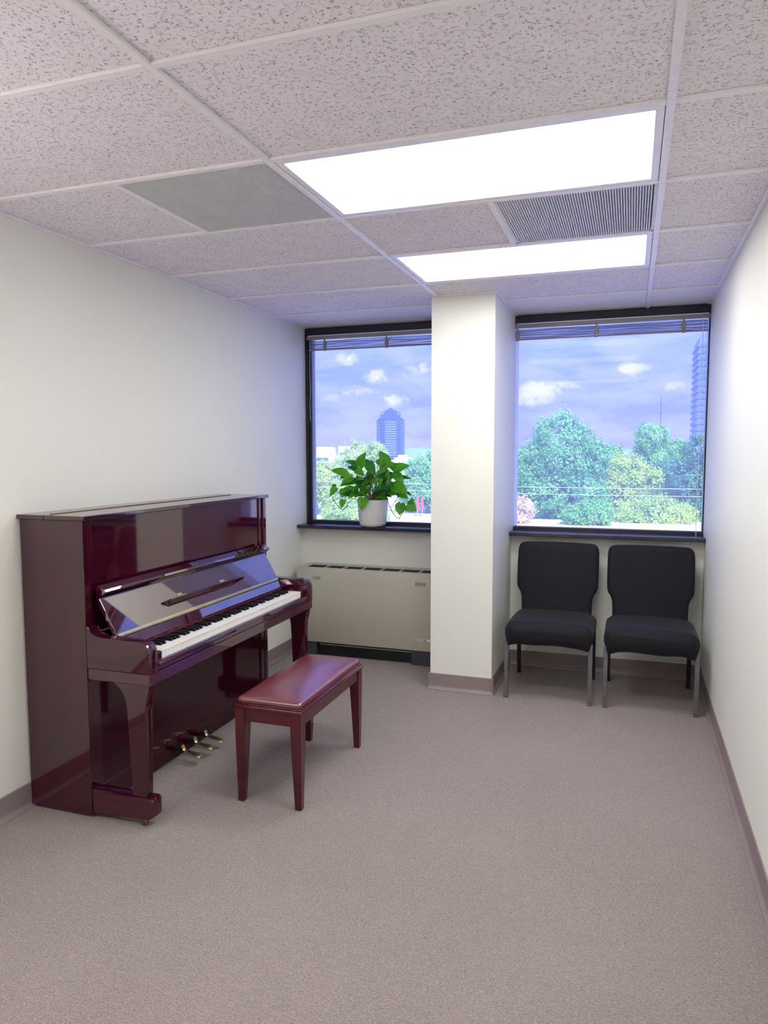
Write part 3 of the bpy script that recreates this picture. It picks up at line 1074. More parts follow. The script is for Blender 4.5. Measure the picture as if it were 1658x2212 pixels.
obj('seat_cushion', rbox(((bX0 + bX1) / 2, (bY0 + bY1) / 2, 0.449), ((bX1 - bX0) / 2 - 0.013, (bY1 - bY0) / 2 - 0.013, 0.013), 0.010, 14, dome), M['leather'], bench, smooth=True, angle=180)
obj('apron', bx(bX0 + 0.04, bX1 - 0.04, bY0 + 0.013, bY0 + 0.033, 0.360, 0.414, 0.001, 1), M['bwood_x'], bench)
obj('apron', bx(bX0 + 0.04, bX1 - 0.04, bY1 - 0.033, bY1 - 0.013, 0.360, 0.414, 0.001, 1), M['bwood_x'], bench)
obj('apron', bx(bX0 + 0.013, bX0 + 0.033, bY0 + 0.04, bY1 - 0.04, 0.360, 0.414, 0.001, 1), M['bwood_y'], bench)
obj('apron', bx(bX1 - 0.033, bX1 - 0.013, bY0 + 0.04, bY1 - 0.04, 0.360, 0.414, 0.001, 1), M['bwood_y'], bench)
for sx in (0, 1):
    for sy in (0, 1):
        xo, xs = (bX0 + 0.008, 1) if sx == 0 else (bX1 - 0.008, -1)
        yo, ys = (bY0 + 0.008, 1) if sy == 0 else (bY1 - 0.008, -1)
        bm = bmesh.new()
        lv = []
        for (z, w, o_) in ((0.414, 0.050, 0.0), (0.345, 0.050, 0.0), (0.315, 0.048, 0.0), (0.004, 0.030, 0.004), (0.0, 0.027, 0.0055)):
            lv.append([bm.verts.new((xo + xs * (a * w + o_), yo + ys * (b * w + o_), z)) for a, b in ((0, 0), (1, 0), (1, 1), (0, 1))])
        for A, B in zip(lv, lv[1:]):
            for k in range(4):
                bm.faces.new((A[k], A[(k + 1) % 4], B[(k + 1) % 4], B[k]))
        bm.faces.new(lv[0])
        bm.faces.new(lv[-1])
        es = [e for e in bm.edges if abs(e.verts[0].co.z - e.verts[1].co.z) > 0.02]
        bmesh.ops.bevel(bm, geom=es, offset=0.003, segments=2, affect='EDGES')
        obj('leg', bm, M['bwood_z'], bench, smooth=True)

# ------------------------------------------------------------------ chairs in stretch covers


def chair(label, cx, seed, wrinkle):
    rnd = random.Random(seed)
    t = thing('covered_chair', label, 'chair', (cx, 2.43, 0.0))
    w = 0.262
    ph = rnd.uniform(0, 6)

    def seatfn(p, q):
        lx, ly = p.x - cx, p.y - 2.40
        corner = min(1, abs(lx) / (w * 0.93)) ** 8 * min(1, abs(ly) / 0.235) ** 8
        if q.z < -0.2:
            p.z -= 0.042 * min(1.0, corner) * min(1, -q.z * 1.3)
            p.z += 0.003 * math.sin(lx * 23 + ph) * min(1, -q.z)
            p.x -= math.copysign(0.010, lx) * (abs(lx) / w) ** 4 * (-q.z)
        if q.z > 0:
            p.z += 0.010 * (1 - (lx / w) ** 2) * q.z - 0.016 * (1 - q.y) * 0.0
            p.z -= 0.018 * max(0, ly / 0.26) * q.z
        if q.y < -0.5:
            for (z0, amp, sl, x0, x1) in wrinkle:
                zz = p.z - z0 - sl * lx
                if x0 < lx < x1:
                    e = math.sin(math.pi * (lx - x0) / (x1 - x0))
                    p.y -= amp * e * math.exp(-(zz / 0.009) ** 2)
            p.y += 0.004 * math.sin(lx * 14 + ph)
        return p
    obj('seat_cover', rbox((cx, 2.40, 0.408), (w, 0.265, 0.070), 0.062, 22, seatfn), M['fabric'], t, smooth=True, angle=180)
    # back cushion: outline with a waist, leaning slightly back
    half = [(0.224, 0.37), (0.228, 0.50), (0.231, 0.545), (0.240, 0.572), (0.254, 0.592), (0.262, 0.615), (0.264, 0.66), (0.265, 0.76), (0.264, 0.840), (0.260, 0.868), (0.250, 0.886), (0.234, 0.896), (0.212, 0.900)]
    out = [(x, z) for x, z in half] + [(x, z) for x, z in [(0.10, 0.9035), (0, 0.9045), (-0.10, 0.9035)]] + [(-x, z) for x, z in reversed(half)]
    n = len(out)
    nrm = []
    for i in range(n):
        a, b = Vector(out[i - 1]), Vector(out[(i + 1) % n])
        d = (b - a).normalized()
        nrm.append(Vector((d.y, -d.x)))
    bm = bmesh.new()
    rings = []
    r, depth = 0.030, 0.066
    steps = 5
    prof = [(r - r * math.cos(math.pi / 2 * (1 - k / steps)) if False else r * (1 - math.sin(math.pi / 2 * k / steps)), -depth / 2 + r * (1 - math.cos(math.pi / 2 * k / steps))) for k in range(steps + 1)]
    prof += [(ins, -d) for ins, d in reversed(prof)]
    yb = lambda z: 2.652 + (z - 0.40) * 0.20

    def P(i, ins, d):
        x = out[i][0] - nrm[i].x * ins
        z = out[i][1] - nrm[i].y * ins
        return Vector((cx + x, yb(z) + d, z))
    for ins, d in prof:
        rings.append([bm.verts.new(P(i, ins, d)) for i in range(n)])
    for A, B in zip(rings, rings[1:]):
        for i in range(n):
            bm.faces.new((A[i], A[(i + 1) % n], B[(i + 1) % n], B[i]))
    # caps as matching left/right strips
    for R, s in ((rings[0], 1), (rings[-1], -1)):
        m = len(half)
        L = R[:m + 1]
        Rr = [R[n - 1 - i] for i in range(m)] + [R[m + 2]]
        prevmid = None
        for i in range(m):
            quad = (L[i], L[i + 1], Rr[i + 1], Rr[i])
            bm.faces.new(quad)
        bm.faces.new((R[m], R[m + 1], R[m + 2]))
    obj('back_cover', bm, M['fabric'], t, smooth=True, angle=60)
    for sx in (-1, 1):
        x = cx + sx * 0.248
        obj('front_leg', bx(x - 0.0125, x + 0.0125, 2.168, 2.193, 0.0, 0.37, 0.002, 1), M['gunmetal'], t)
        bm = prism([(2.700, 0.0), (2.722, 0.0), (2.672, 0.41), (2.650, 0.41)], 'x', x - sx * 0.004 - 0.0125, x - sx * 0.004 + 0.0125, 0.001, 1)
        obj('rear_leg', bm, M['black'], t)
    return t


chair('chair in smooth black stretch cover standing next to the white column', 0.694, 1, [(0.432, 0.0025, -0.02, 0.02, 0.16)])
chair('chair in creased black stretch cover standing next to the right wall', 1.276, 5, [(0.440, 0.006, -0.10, -0.17, 0.05), (0.408, 0.007, -0.12, -0.16, 0.14), (0.438, 0.005, -0.05, 0.06, 0.18)])

# ------------------------------------------------------------------ heater under the window
hx0, hx1, hy0, hy1, hz0, hz1 = -1.190, -0.05, 2.632, 2.880, 0.106, 0.660
ht = thing('heater_unit', 'beige metal fan coil heater cabinet under the window sill', 'heater', (-0.62, 2.756, 0.0))
obj('front_panel', bx(hx0, hx1, hy0, hy0 + 0.018, hz0, hz1, 0.004, 2), M['heater'], ht, smooth=True)
obj('side_panel', bx(hx0, hx0 + 0.018, hy0 + 0.018, hy1, hz0, hz1 - 0.001, 0.002, 1), M['heater'], ht)
obj('side_panel', bx(hx1 - 0.018, hx1, hy0 + 0.018, hy1, hz0, hz1 - 0.001, 0.002, 1), M['heater'], ht)
gy0, gy1 = 2.672, 2.800
gx = [hx0 + 0.062 + 0.145 * k for k in range(8)]
bm = bx(hx0 + 0.018, hx1 - 0.018, hy0 + 0.018, gy0, hz1 - 0.014, hz1 - 0.001, 0.001, 1)
bx(hx0 + 0.018, hx1 - 0.018, gy1, hy1, hz1 - 0.014, hz1 - 0.001, 0.001, 1, bm)
bx(hx0 + 0.018, gx[0], gy0, gy1, hz1 - 0.014, hz1 - 0.001, 0, 1, bm)
for k in range(1, 8):
    bx(gx[k] - 0.006, gx[k] + 0.006 if k < 7 else hx1 - 0.018, gy0, gy1, hz1 - 0.014, hz1 - 0.001, 0, 1, bm)
obj('top_panel', bm, M['heater'], ht)
for k in range(7):
    bm = bmesh.new()
    a, b = gx[k] + (0.006 if k else 0), gx[k + 1] - 0.006
    for j in range(7):
        y = gy0 + (gy1 - gy0) * (j + .5) / 7
        bx(a, b, y - 0.003, y + 0.003, hz1 - 0.020, hz1 - 0.005, 0, 1, bm)
    obj('outlet_grille', bm, M['black'], ht)
obj('inner_tray', bx(hx0 + 0.018, hx1 - 0.018, hy0 + 0.018, hy1, hz1 - 0.075, hz1 - 0.065), M['black'], ht)
obj('access_latch', bx(-1.056, -0.996, hy0 - 0.0025, hy0 + 0.002, 0.574, 0.598, 0.001, 1), M['heater_tab'], ht)
obj('access_latch', bx(-0.272, -0.195, hy0 - 0.0025, hy0 + 0.002, 0.572, 0.596, 0.001, 1), M['heater_tab'], ht)
lb = obj('maker_label', bx(-0.252, -0.150, hy0 - 0.002, hy0 + 0.001, 0.178, 0.194, 0.0008, 1), M['whiteplastic'], ht)
lb['label'] = 'small white maker label with faint grey print'
bm = bmesh.new()
for i in range(7):
    bx(-0.246 + 0.0062 * i, -0.2415 + 0.0062 * i, hy0 - 0.0028, hy0 - 0.0018, 0.183, 0.189, 0, 1, bm)
obj('label_print', bm, M['heater_tab'], lb)
obj('label_print', bx(-0.199, -0.190, hy0 - 0.0028, hy0 - 0.0018, 0.180, 0.192, 0.001, 1), M['black'], lb)
obj('toe_kick', bx(hx0 + 0.05, hx1 - 0.05, hy0 + 0.045, hy1, 0.0, hz0 + 0.01), M['black'], ht)
obj('foot', bx(hx0, hx0 + 0.150, hy0 + 0.010, hy1, 0.0, hz0, 0.003, 1), M['slate'], ht)
obj('foot', bx(hx1 - 0.250, hx1, hy0 + 0.004, hy1, 0.0, hz0, 0.003, 1), M['slate'], ht)
obj('kick_strip', bx(hx0 + 0.17, hx1 - 0.255, hy0 + 0.026, hy0 + 0.034, 0.082, 0.092, 0.001, 1), M['heater_tab'], ht)

# ------------------------------------------------------------------ potted pothos on the sill
PCX, PCY, PZ = -0.668, 2.862, SILL_Z
plant = thing('potted_plant', 'leafy green pothos in a white plastic pot on the dark window sill', 'plant', (PCX, PCY, PZ))
pc = (PCX, PCY, PZ)
obj('pot', lathe([(0.0, 0.042), (0.102, 0.042), (0.1035, 0.046), (0.1165, 0.196), (0.117, 0.199), (0.116, 0.201), (0.1135, 0.200), (0.111, 0.186), (0.0, 0.184)], 40, None, pc), M['pot'], plant, smooth=True)
obj('saucer', lathe([(0.0, 0.0), (0.072, 0.0), (0.084, 0.003), (0.0965, 0.014), (0.1035, 0.038), (0.1030, 0.0405), (0.100, 0.041), (0.0, 0.041)], 40, None, pc), M['pot'], plant, smooth=True)
obj('soil', lathe([(0.0, 0.192), (0.06, 0.191), (0.1120, 0.187)], 24, None, pc), M['soil'], plant, smooth=True)
prnd = random.Random(42)


def make_leaf(base, tip, width, normal, mat, droop=0.15):
    base, tip = Vector(base), Vector(tip)
    d = tip - base
    L = d.length
    t0 = d.normalized()
    n = Vector(normal)
    n = (n - t0 * n.dot(t0)).normalized()
    s = t0.cross(n).normalized()
    bm = bmesh.new()
    rows = []
    NS = 8
    for i in range(NS + 1):
        u = i / NS
        wv = width * (2.35 * (u + 0.02) ** 0.45 * (1 - u) ** 1.02) * 0.5
        arch = math.sin(math.pi * u) * droop * L
        c = base + d * u + n * arch
        if i == NS:
            rows.append([bm.verts.new(c)])
            continue
        back = 0.10 * L * (1 - u) ** 4          # heart lobes
        rows.append([bm.verts.new(c - s * wv - t0 * back + n * wv * 0.30), bm.verts.new(c - s * wv * 0.5 + n * wv * 0.18 - t0 * back * .3), bm.verts.new(c),
                     bm.verts.new(c + s * wv * 0.5 + n * wv * 0.18 - t0 * back * .3), bm.verts.new(c + s * wv - t0 * back + n * wv * 0.30)])
    for A, B in zip(rows, rows[1:]):
        if len(B) == 1:
            for k in range(4):
                bm.faces.new((A[k], A[k + 1], B[0]))
        else:
            for k in range(4):
                bm.faces.new((A[k], A[k + 1], B[k + 1], B[k]))
    o = obj('leaf', bm, mat, plant, smooth=True, angle=180)
    return o


def stem_to(p, mat=None, r=0.0021, start=None):
    p = Vector(p)
    if start is None:
        a = prnd.uniform(0, 6.28)
        rr = prnd.uniform(0.0, 0.095)
        start = Vector((PCX + rr * math.cos(a), PCY + rr * math.sin(a), PZ + 0.186))
    mid = start * 0.5 + p * 0.5 + Vector((0, 0, 0.02))
    mid.x = start.x * 0.6 + p.x * 0.4
    path = []
    for k in range(6):
        u = k / 5
        path.append(start * (1 - u) ** 2 + mid * 2 * u * (1 - u) + p * u * u)
    obj('stem', tube(path, r, 5), mat or M['stem'], plant, smooth=True)


# main leaves: (base dx, dz) -> (tip dx, dz), width, depth towards the room, metres from the pot's base centre
KX, KZ = 0.00362, 0.00342


def lp2(u, v):
    return ((u / 7.536 + 690 - 798) * KX, (1138 - 960 - v / 7.536) * KZ)


MAIN = [((600, 372), (715, 130), 150, 0.00, 'A', 0.5), ((1060, 320), (930, 112), 150, 0.0, 'A', 0.6), ((400, 500), (138, 428), 140, -0.02, 'A', 0.7), ((545, 350), (350, 280), 100, 0.02, 'B', 0.9),
        ((550, 440), (375, 370), 110, 0.03, 'B', 0.9), ((1165, 450), (1440, 342), 170, -0.03, 'A', 0.5), ((1090, 400), (1270, 330), 110, 0.02, 'B', 0.9), ((1210, 500), (1335, 612), 130, -0.03, 'C', 0.5),
        ((1230, 560), (1450, 562), 90, 0.0, 'B', 0.9), ((360, 530), (252, 582), 80, 0.02, 'B', 0.8), ((510, 540), (340, 640), 140, -0.04, 'A', 0.6), ((560, 610), (310, 690), 120, -0.05, 'B', 0.6),
        ((240, 715), (135, 862), 120, -0.03, 'A', 0.4), ((340, 745), (300, 876), 110, 0.0, 'A', 0.5), ((480, 770), (310, 870), 110, -0.03, 'C', 0.5), ((345, 915), (312, 1052), 92, -0.02, 'A', 0.3),
        ((762, 860), (755, 1052), 150, -0.152, 'A', 0.15), ((1170, 660), (1412, 795), 190, -0.04, 'A', 0.4), ((1290, 950), (1272, 1146), 150, -0.02, 'A', 0.2), ((1410, 905), (1495, 950), 100, 0.0, 'C', 0.3),
        ((1365, 975), (1530, 1075), 170, 0.0, 'C', 0.3), ((1120, 770), (1225, 800), 100, -0.03, 'C', 0.4), ((1230, 800), (1400, 880), 110, 0.0, 'A', 0.6), ((780, 300), (910, 520), 140, -0.05, 'B', 0.5),
        ((1090, 400), (905, 530), 110, -0.07, 'C', 0.7), ((590, 425), (740, 510), 110, -0.07, 'A', 0.6), ((1190, 330), (1030, 400), 120, -0.06, 'C', 0.7), ((870, 330), (940, 232), 100, 0.05, 'A', 0.6),
        ((740, 360), (670, 240), 80, 0.05, 'B', 0.6), ((760, 480), (880, 520), 110, -0.05, 'B', 0.6), ((660, 640), (600, 500), 110, -0.06, 'B', 0.5), ((960, 640), (1050, 560), 110, -0.07, 'C', 0.5),
        ((800, 600), (730, 640), 90, -0.08, 'A', 0.6), ((860, 560), (930, 640), 130, -0.06, 'A', 0.4), ((730, 690), (745, 840), 110, -0.09, 'C', 0.25), ((820, 700), (745, 850), 80, -0.08, 'A', 0.4),
        ((1090, 540), (1140, 430), 90, -0.05, 'C', 0.4), ((500, 720), (590, 870), 110, -0.04, 'B', 0.4), ((430, 740), (340, 720), 90, 0.03, 'B', 0.7), ((180, 690), (105, 695), 60, 0.03, 'B', 0.95),
        ((1040, 330), (960, 440), 120, -0.03, 'B', 0.5), ((690, 330), (560, 300), 120, 0.04, 'C', 0.6), ((1150, 600), (1080, 690), 110, -0.05, 'B', 0.4), ((1330, 780), (1440, 828), 50, 0.02, 'B', 0.9)]
for (b, tp, w, dep, mk, upness) in MAIN:
    bxx, bz = lp2(*b)
    tx, tz = lp2(*tp)
    out_y = dep - 0.012
    base = (PCX + bxx, PCY + dep * 0.8, PZ + bz)
    tip = (PCX + tx, PCY + out_y, PZ + tz)
    nor = (prnd.uniform(-0.25, 0.25), -1.0 + upness * 0.35, upness)
    make_leaf(base, tip, w / 7.536 * KX * 1.18, nor, M['leaf' + mk], 0.08)
    if bz > 0.19 and abs(bxx) < 0.16:
        stem_to(base)
for i in range(58):                                             # fill of the crown
    a = prnd.uniform(0, 2 * math.pi)
    rr = prnd.uniform(0.03, 0.17)
    z = 0.225 + prnd.uniform(0, 0.20) * (1.1 - rr / 0.2)
    dy = max(-0.13, min(0.06, rr * math.sin(a)))
    base = Vector((PCX + rr * math.cos(a) * 1.1, PCY + dy, PZ + z))
    dirn = Vector((math.cos(a), max(-0.9, min(0.3, math.sin(a))), prnd.uniform(-0.5, 0.5))).normalized()
    L = prnd.uniform(0.065, 0.11)
    tip = base + dirn * L
    tip.y = min(tip.y, PCY + 0.085)
    make_leaf(base, tip, L * 0.66, (0, -0.9, 0.8), M['leaf' + prnd.choice('ABBA')], 0.1)
    stem_to(base, r=0.0018)
# trailing vines


def vine(pts, r=0.0026):
    path = [(PCX + lp2(u, v)[0], PCY + d, PZ + lp2(u, v)[1]) for (u, v, d) in pts]
    obj('vine', tube(path, r, 5), M['vine'], plant, smooth=True)


vine([(560, 880, -0.03), (500, 900, -0.035), (440, 960, -0.04), (410, 1030, -0.04), (360, 1070, -0.035), (325, 1083, -0.03), (280, 1045, -0.03), (220, 970, -0.03), (180, 900, -0.03), (165, 860, -0.03)], 0.0024)
vine([(440, 955, -0.04), (400, 920, -0.035), (380, 850, -0.03), (350, 800, -0.02), (340, 760, 0.0)], 0.0016)
vine([(1060, 880, -0.03), (1095, 940, -0.04), (1125, 1030, -0.04), (1180, 1130, -0.035), (1235, 1195, -0.03), (1270, 1180, -0.03), (1310, 1110, -0.02), (1340, 1040, -0.02), (1355, 990, -0.01)], 0.0026)
vine([(1125, 1030, -0.04), (1180, 960, -0.035), (1230, 880, -0.03), (1250, 830, -0.02)], 0.0018)
vine([(1180, 1130, -0.035), (1230, 1080, -0.03), (1280, 1000, -0.02), (1300, 960, -0.02)], 0.0014)
vine([(1270, 1180, -0.03), (1268, 1222, -0.032)], 0.0018)

# ------------------------------------------------------------------ outdoors
M['concrete'] = pmat('pale_paving', lin(226, 226, 226), 0.8, build=b_noisecol(lin(214, 214, 216), lin(238, 238, 238), 0.08))
M['grass'] = pmat('far_grass', lin(120, 150, 96), 0.9, build=b_noisecol(lin(104, 136, 84), lin(138, 164, 110), 0.02))
tag(obj('ground', bx(-900, 700, 60, 1900, GROUND_Z - 0.5, GROUND_Z), M['concrete']), kind='structure')
bm = bmesh.new()
hr = random.Random(5)
prev = None
for i in range(41):
    x = -800 + 1400 * i / 40
    z = GROUND_Z + 16 + 4 * math.sin(i * 0.7) + hr.uniform(-1.5, 1.5)
    row = [bm.verts.new((x, 1250, GROUND_Z)), bm.verts.new((x, 1290, z * 0.8 + GROUND_Z * 0.2)), bm.verts.new((x, 1340, z)), bm.verts.new((x, 1500, GROUND_Z))]
    if prev:
        for k in range(3):
            bm.faces.new((prev[k], row[k], row[k + 1], prev[k + 1]))
    prev = row
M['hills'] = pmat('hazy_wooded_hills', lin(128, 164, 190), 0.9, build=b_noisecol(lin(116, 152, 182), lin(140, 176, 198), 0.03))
tag(obj('hills', bm, M['hills'], smooth=True), kind='structure')

FOL = {}


def fol(key, c0, c1):
    FOL[key] = leaf_mat('foliage_' + key, c0, c1, 0.35, 0.7, 0.35)


fol('teal', lin(98, 182, 112), lin(150, 214, 140))
fol('green', lin(112, 190, 104), lin(166, 224, 132))
fol('yellow', lin(172, 212, 100), lin(216, 236, 136))
fol('dark', lin(84, 152, 118), lin(120, 184, 138))
fol('pink', lin(240, 206, 192), lin(250, 230, 218))
M['bark'] = pmat('bark', lin(120, 104, 90), 0.9, build=b_noisecol(lin(104, 90, 78), lin(136, 118, 104), 3))


def tree(name, label, cat, x, y, blobs, key, nleaf, size, seed, trunk=0.35, group=None, at=None):
    """blobs: (dx, dy, z centre above ground, rx, ry, rz); foliage is one mass of small leaves in clumps"""
    rng = np.random.default_rng(seed)
    if at:                                           # stand it at another depth, scaled to suit
        k = (at - CAM.y) / (y - CAM.y)
        x, y = CAM.x + (x - CAM.x) * k, at
        eh = CAM.z - GROUND_Z
        blobs = [(b[0] * k, b[1] * k, eh + (b[2] - eh) * k, b[3] * k, b[4] * k, b[5] * k) for b in blobs]
    t = thing(name, label, cat, (x, y, GROUND_Z), group=group)
    vol = np.array([b[3] * b[4] * b[5] for b in blobs])
    pick = vol ** 0.67 / (vol ** 0.67).sum()
    pts, nrm = [], []
    for b, fr in zip(blobs, pick):
        n = int(nleaf * 2.4 * fr)
        ncl = max(10, n // 26)
        d = rng.normal(size=(ncl, 3))
        d /= np.linalg.norm(d, axis=1)[:, None]
        rad = rng.uniform(0.62, 1.0, ncl) ** 0.6
        bump_ = 1 + 0.12 * np.sin(d[:, 0] * 7 + seed) * np.sin(d[:, 2] * 6 + seed * 2)
        cc = d * (rad * bump_)[:, None] * np.array(b[3:6]) + np.array(b[0:3])
        idx = rng.integers(0, ncl, n)
        spread = 0.13 * min(b[3:6]) + 0.25
        off = rng.normal(size=(n, 3)) * spread * 0.55
        p = cc[idx] + off
        pts.append(p)
        nn = d[idx] + rng.normal(size=(n, 3)) * 0.55
        nrm.append(nn / np.linalg.norm(nn, axis=1)[:, None])
    p = np.concatenate(pts)
    nn = np.concatenate(nrm)
    keep = p[:, 2] > 0.05
    p, nn = p[keep], nn[keep]
    r = rng.normal(size=p.shape)
    a = np.cross(nn, r)
    a /= np.linalg.norm(a, axis=1)[:, None]
    b = np.cross(nn, a)
    s = (size * 0.95 * rng.uniform(0.6, 1.3, len(p)))[:, None]
    V = np.stack([p - a * s, p - b * s * 0.6, p + a * s, p + b * s * 0.6], 1).reshape(-1, 3)
    me = bpy.data.meshes.new('foliage')
    n = len(p)
    me.vertices.add(4 * n)
    me.vertices.foreach_set('co', V.astype(np.float32).ravel())
    me.loops.add(4 * n)
    me.loops.foreach_set('vertex_index', np.arange(4 * n, dtype=np.int32))
    me.polygons.add(n)
    me.polygons.foreach_set('loop_start', np.arange(0, 4 * n, 4, dtype=np.int32))
    me.update()
    me.validate()
    me.materials.append(FOL[key])
    o = bpy.data.objects.new('foliage', me)
    COL.objects.link(o)
    o.parent = t
    o['kind'] = 'stuff'
    top = blobs[0]
    if trunk > 0:
        path = [(0, 0, 0), (0.1, 0.05, top[2] * 0.35), (top[0] * 0.5, top[1] * 0.5, top[2] * 0.7), (top[0], top[1], top[2] + top[5] * 0.4)]
        obj('trunk', tube(path, [trunk, trunk * 0.8, trunk * 0.5, trunk * 0.15], 8), M['bark'], t, smooth=True, local=True)
        for k, b in enumerate(blobs[1:5]):
            obj('branch', tube([(0.1, 0.05, top[2] * 0.4), (b[0] * 0.5, b[1] * 0.5, b[2] * 0.75), (b[0], b[1], b[2])], [trunk * 0.5, trunk * 0.3, trunk * 0.1], 6), M['bark'], t, smooth=True, local=True)
    return t


# trees seen through the window over the chairs
tree('broadleaf_tree', 'very large rounded blue-green tree, the widest seen through the window', 'tree', -9.6, 115, [(0, 0, 10.2, 5.2, 4.8, 6.6), (-3.2, 0, 7.0, 4.2, 4, 5.2), (3.6, 0.5, 8.2, 3.6, 4, 5.6), (5.8, 0.6, 9.6, 1.9, 2, 2.6), (-1.5, -1, 3.6, 5.5, 4, 3.6), (3.2, -1, 3.6, 4.2, 4, 3.4)], 'teal', 15000, 0.26, 1, 0.6)
tree('slender_tree', 'tall slim open-crowned tree below the thin antenna mast', 'tree', 4.3, 130, [(0, 0, 12.6, 2.9, 2.8, 2.9), (0.6, 0, 9.2, 2.4, 2.4, 3.0), (-1.6, 0, 9.8, 1.8, 1.8, 2.4), (1.0, 0, 6.0, 3.2, 3, 3.2), (-1, 0, 4.6, 3.0, 3, 3.0)], 'green', 6500, 0.24, 2, 0.3, at=138)
tree('small_crown_tree', 'small light-crowned tree between the slim tree and the dark corner tree', 'tree', 8.6, 136.5, [(0, 0, 10.4, 2.4, 2.2, 2.0), (-0.8, 0, 7.6, 1.8, 1.8, 2.0), (0.6, 0, 5.2, 3.2, 2.5, 3.0)], 'green', 4200, 0.24, 3, 0.25, at=145.5)
tree('corner_tree', 'dark green tree in front of the banded tower block', 'tree', 10.0, 102, [(0, 0, 9.8, 2.6, 2.4, 2.6), (-1.4, 0, 6.6, 3.0, 2.6, 3.2), (0.5, 0, 3.2, 3.6, 2.6, 3.2)], 'dark', 6000, 0.23, 4, 0.3, at=116.5)
tree('maple_tree', 'yellow-green bushy tree beside the very large blue-green tree', 'tree', 0.6, 107.5, [(0, 0, 7.2, 3.2, 3, 2.9), (-1.9, 0, 5.4, 2.6, 2.6, 2.8), (2.6, 0, 5.6, 2.7, 2.6, 2.8), (0, -0.6, 3.0, 4.6, 2.8, 2.8)], 'yellow', 7500, 0.24, 5, 0.3, at=123)
tree('young_tree', 'pointed mid-green tree peeking out behind the yellow-green bushy tree', 'tree', -1.8, 122, [(0, 0, 9.0, 2.0, 2, 2.7), (1.6, 0, 7.4, 2.0, 2, 2.2)], 'green', 2600, 0.24, 6, 0.2, at=151)
tree('shade_tree', 'deep green low tree under the slim open-crowned tree', 'tree', 6.6, 114, [(0, 0, 7.0, 3.4, 2.8, 2.4), (0.8, 0, 4.0, 3.8, 2.8, 3.2)], 'dark', 5000, 0.23, 7, 0.25, at=129.5)
tree('pale_tree', 'pale blue-green tree at the foot of the very large tree by the column', 'tree', -17.2, 124.5, [(0, 0, 6.0, 2.8, 2.6, 3.4), (0.8, 0, 3.2, 3.2, 2.6, 3.0)], 'teal', 3600, 0.25, 8, 0.2)
tree('golden_bush', 'wide golden-green bush in front of the shade trees', 'bush', 4.0, 96.5, [(0, 0, 2.6, 3.6, 2.0, 2.4), (2.6, 0, 2.2, 2.6, 2.0, 2.0), (-2.8, 0, 2.0, 2.4, 2.0, 1.9)], 'yellow', 5200, 0.2, 9, 0.0, at=111.5)
tree('flowering_bush', 'pink-white flowering bush at the foot of the very large tree', 'bush', -13.6, 99, [(0, 0, 2.2, 2.3, 1.8, 2.1), (-1.8, 0, 1.8, 1.6, 1.6, 1.7)], 'pink', 2600, 0.17, 10, 0.0, at=105)
tree('light_bush', 'light green bush between the very large tree and the golden-green bush', 'bush', -3.8, 101, [(0, 0, 2.0, 3.0, 1.8, 1.9), (-2.0, 0, 1.5, 2.0, 1.6, 1.4)], 'green', 3000, 0.19, 11, 0.0, at=105)
# trees seen through the window behind the plant
tree('linden_tree', 'bright yellow-green tree directly behind the potted plant leaves', 'tree', -47.0, 124, [(0, 0, 9.4, 3.4, 3, 2.8), (3.6, 0, 9.6, 2.2, 2.2, 2.4), (-1.6, 0, 6.4, 3.8, 3, 3.4), (2.8, 0, 5.6, 3.8, 3, 3.4), (0, 0, 3, 5.5, 3, 2.8)], 'yellow', 7000, 0.25, 12, 0.3)
tree('orchard_tree', 'yellow-green tree beside the left stile of the window behind the plant', 'tree', -47.2, 108, [(0, 0, 6.2, 3.8, 3, 2.8), (-2.4, 0, 4.6, 3.0, 2.6, 2.8), (2.2, 0, 3.4, 3.6, 2.6, 2.8)], 'yellow', 5200, 0.24, 13, 0.25)
tree('blue_tree', 'blue-green tree under the low white building with the domed roof', 'tree', -54.5, 116, [(0, 0, 6.0, 3.0, 2.6, 3.4), (1.0, 0, 3.4, 3.4, 2.6, 3.0)], 'teal', 3200, 0.25, 14, 0.25)
tree('roadside_tree', 'round light green tree between the pothos and the column', 'tree', -31.6, 117, [(0, 0, 6.6, 4.4, 3, 3.6), (-1.4, 0, 4.0, 4.4, 3, 3.4), (2.4, 0, 4.2, 3.6, 3, 3.4)], 'green', 6000, 0.25, 15, 0.3)
tree('cream_bush', 'low cream-green bush behind the white plant pot', 'bush', -38.0, 100, [(0, 0, 1.6, 3.0, 1.8, 1.7), (-3.4, 0, 1.3, 2.4, 1.6, 1.4), (3.2, 0, 1.2, 2.2, 1.6, 1.3)], 'yellow', 3200, 0.2, 16, 0.0, at=102)

# red markers by the lot
M['red'] = pmat('red_canvas', lin(232, 84, 92), 0.6, build=b_noisecol(lin(224, 74, 84), lin(238, 96, 102), 2))
for k, (dx, dz) in enumerate(((-33.7, 0.0), (-32.9, 0.25))):
    t = thing('folded_parasol', ('slim folded red parasol beside its slightly taller twin' if k == 0 else 'slim folded red parasol, the slightly taller of the two'), 'parasol', (dx + 2.0, 111, GROUND_Z))
    obj('canopy', lathe([(0.0, 3.4 + dz), (0.10, 3.25 + dz), (0.20, 2.6), (0.26, 1.9), (0.24, 1.3), (0.12, 0.95), (0.0, 0.95)], 12), M['red'], t, smooth=True, local=True)
    obj('pole', tube([(0, 0, 0), (0, 0, 1.2)], 0.05, 8), M['whiteplastic'], t, smooth=True, local=True)

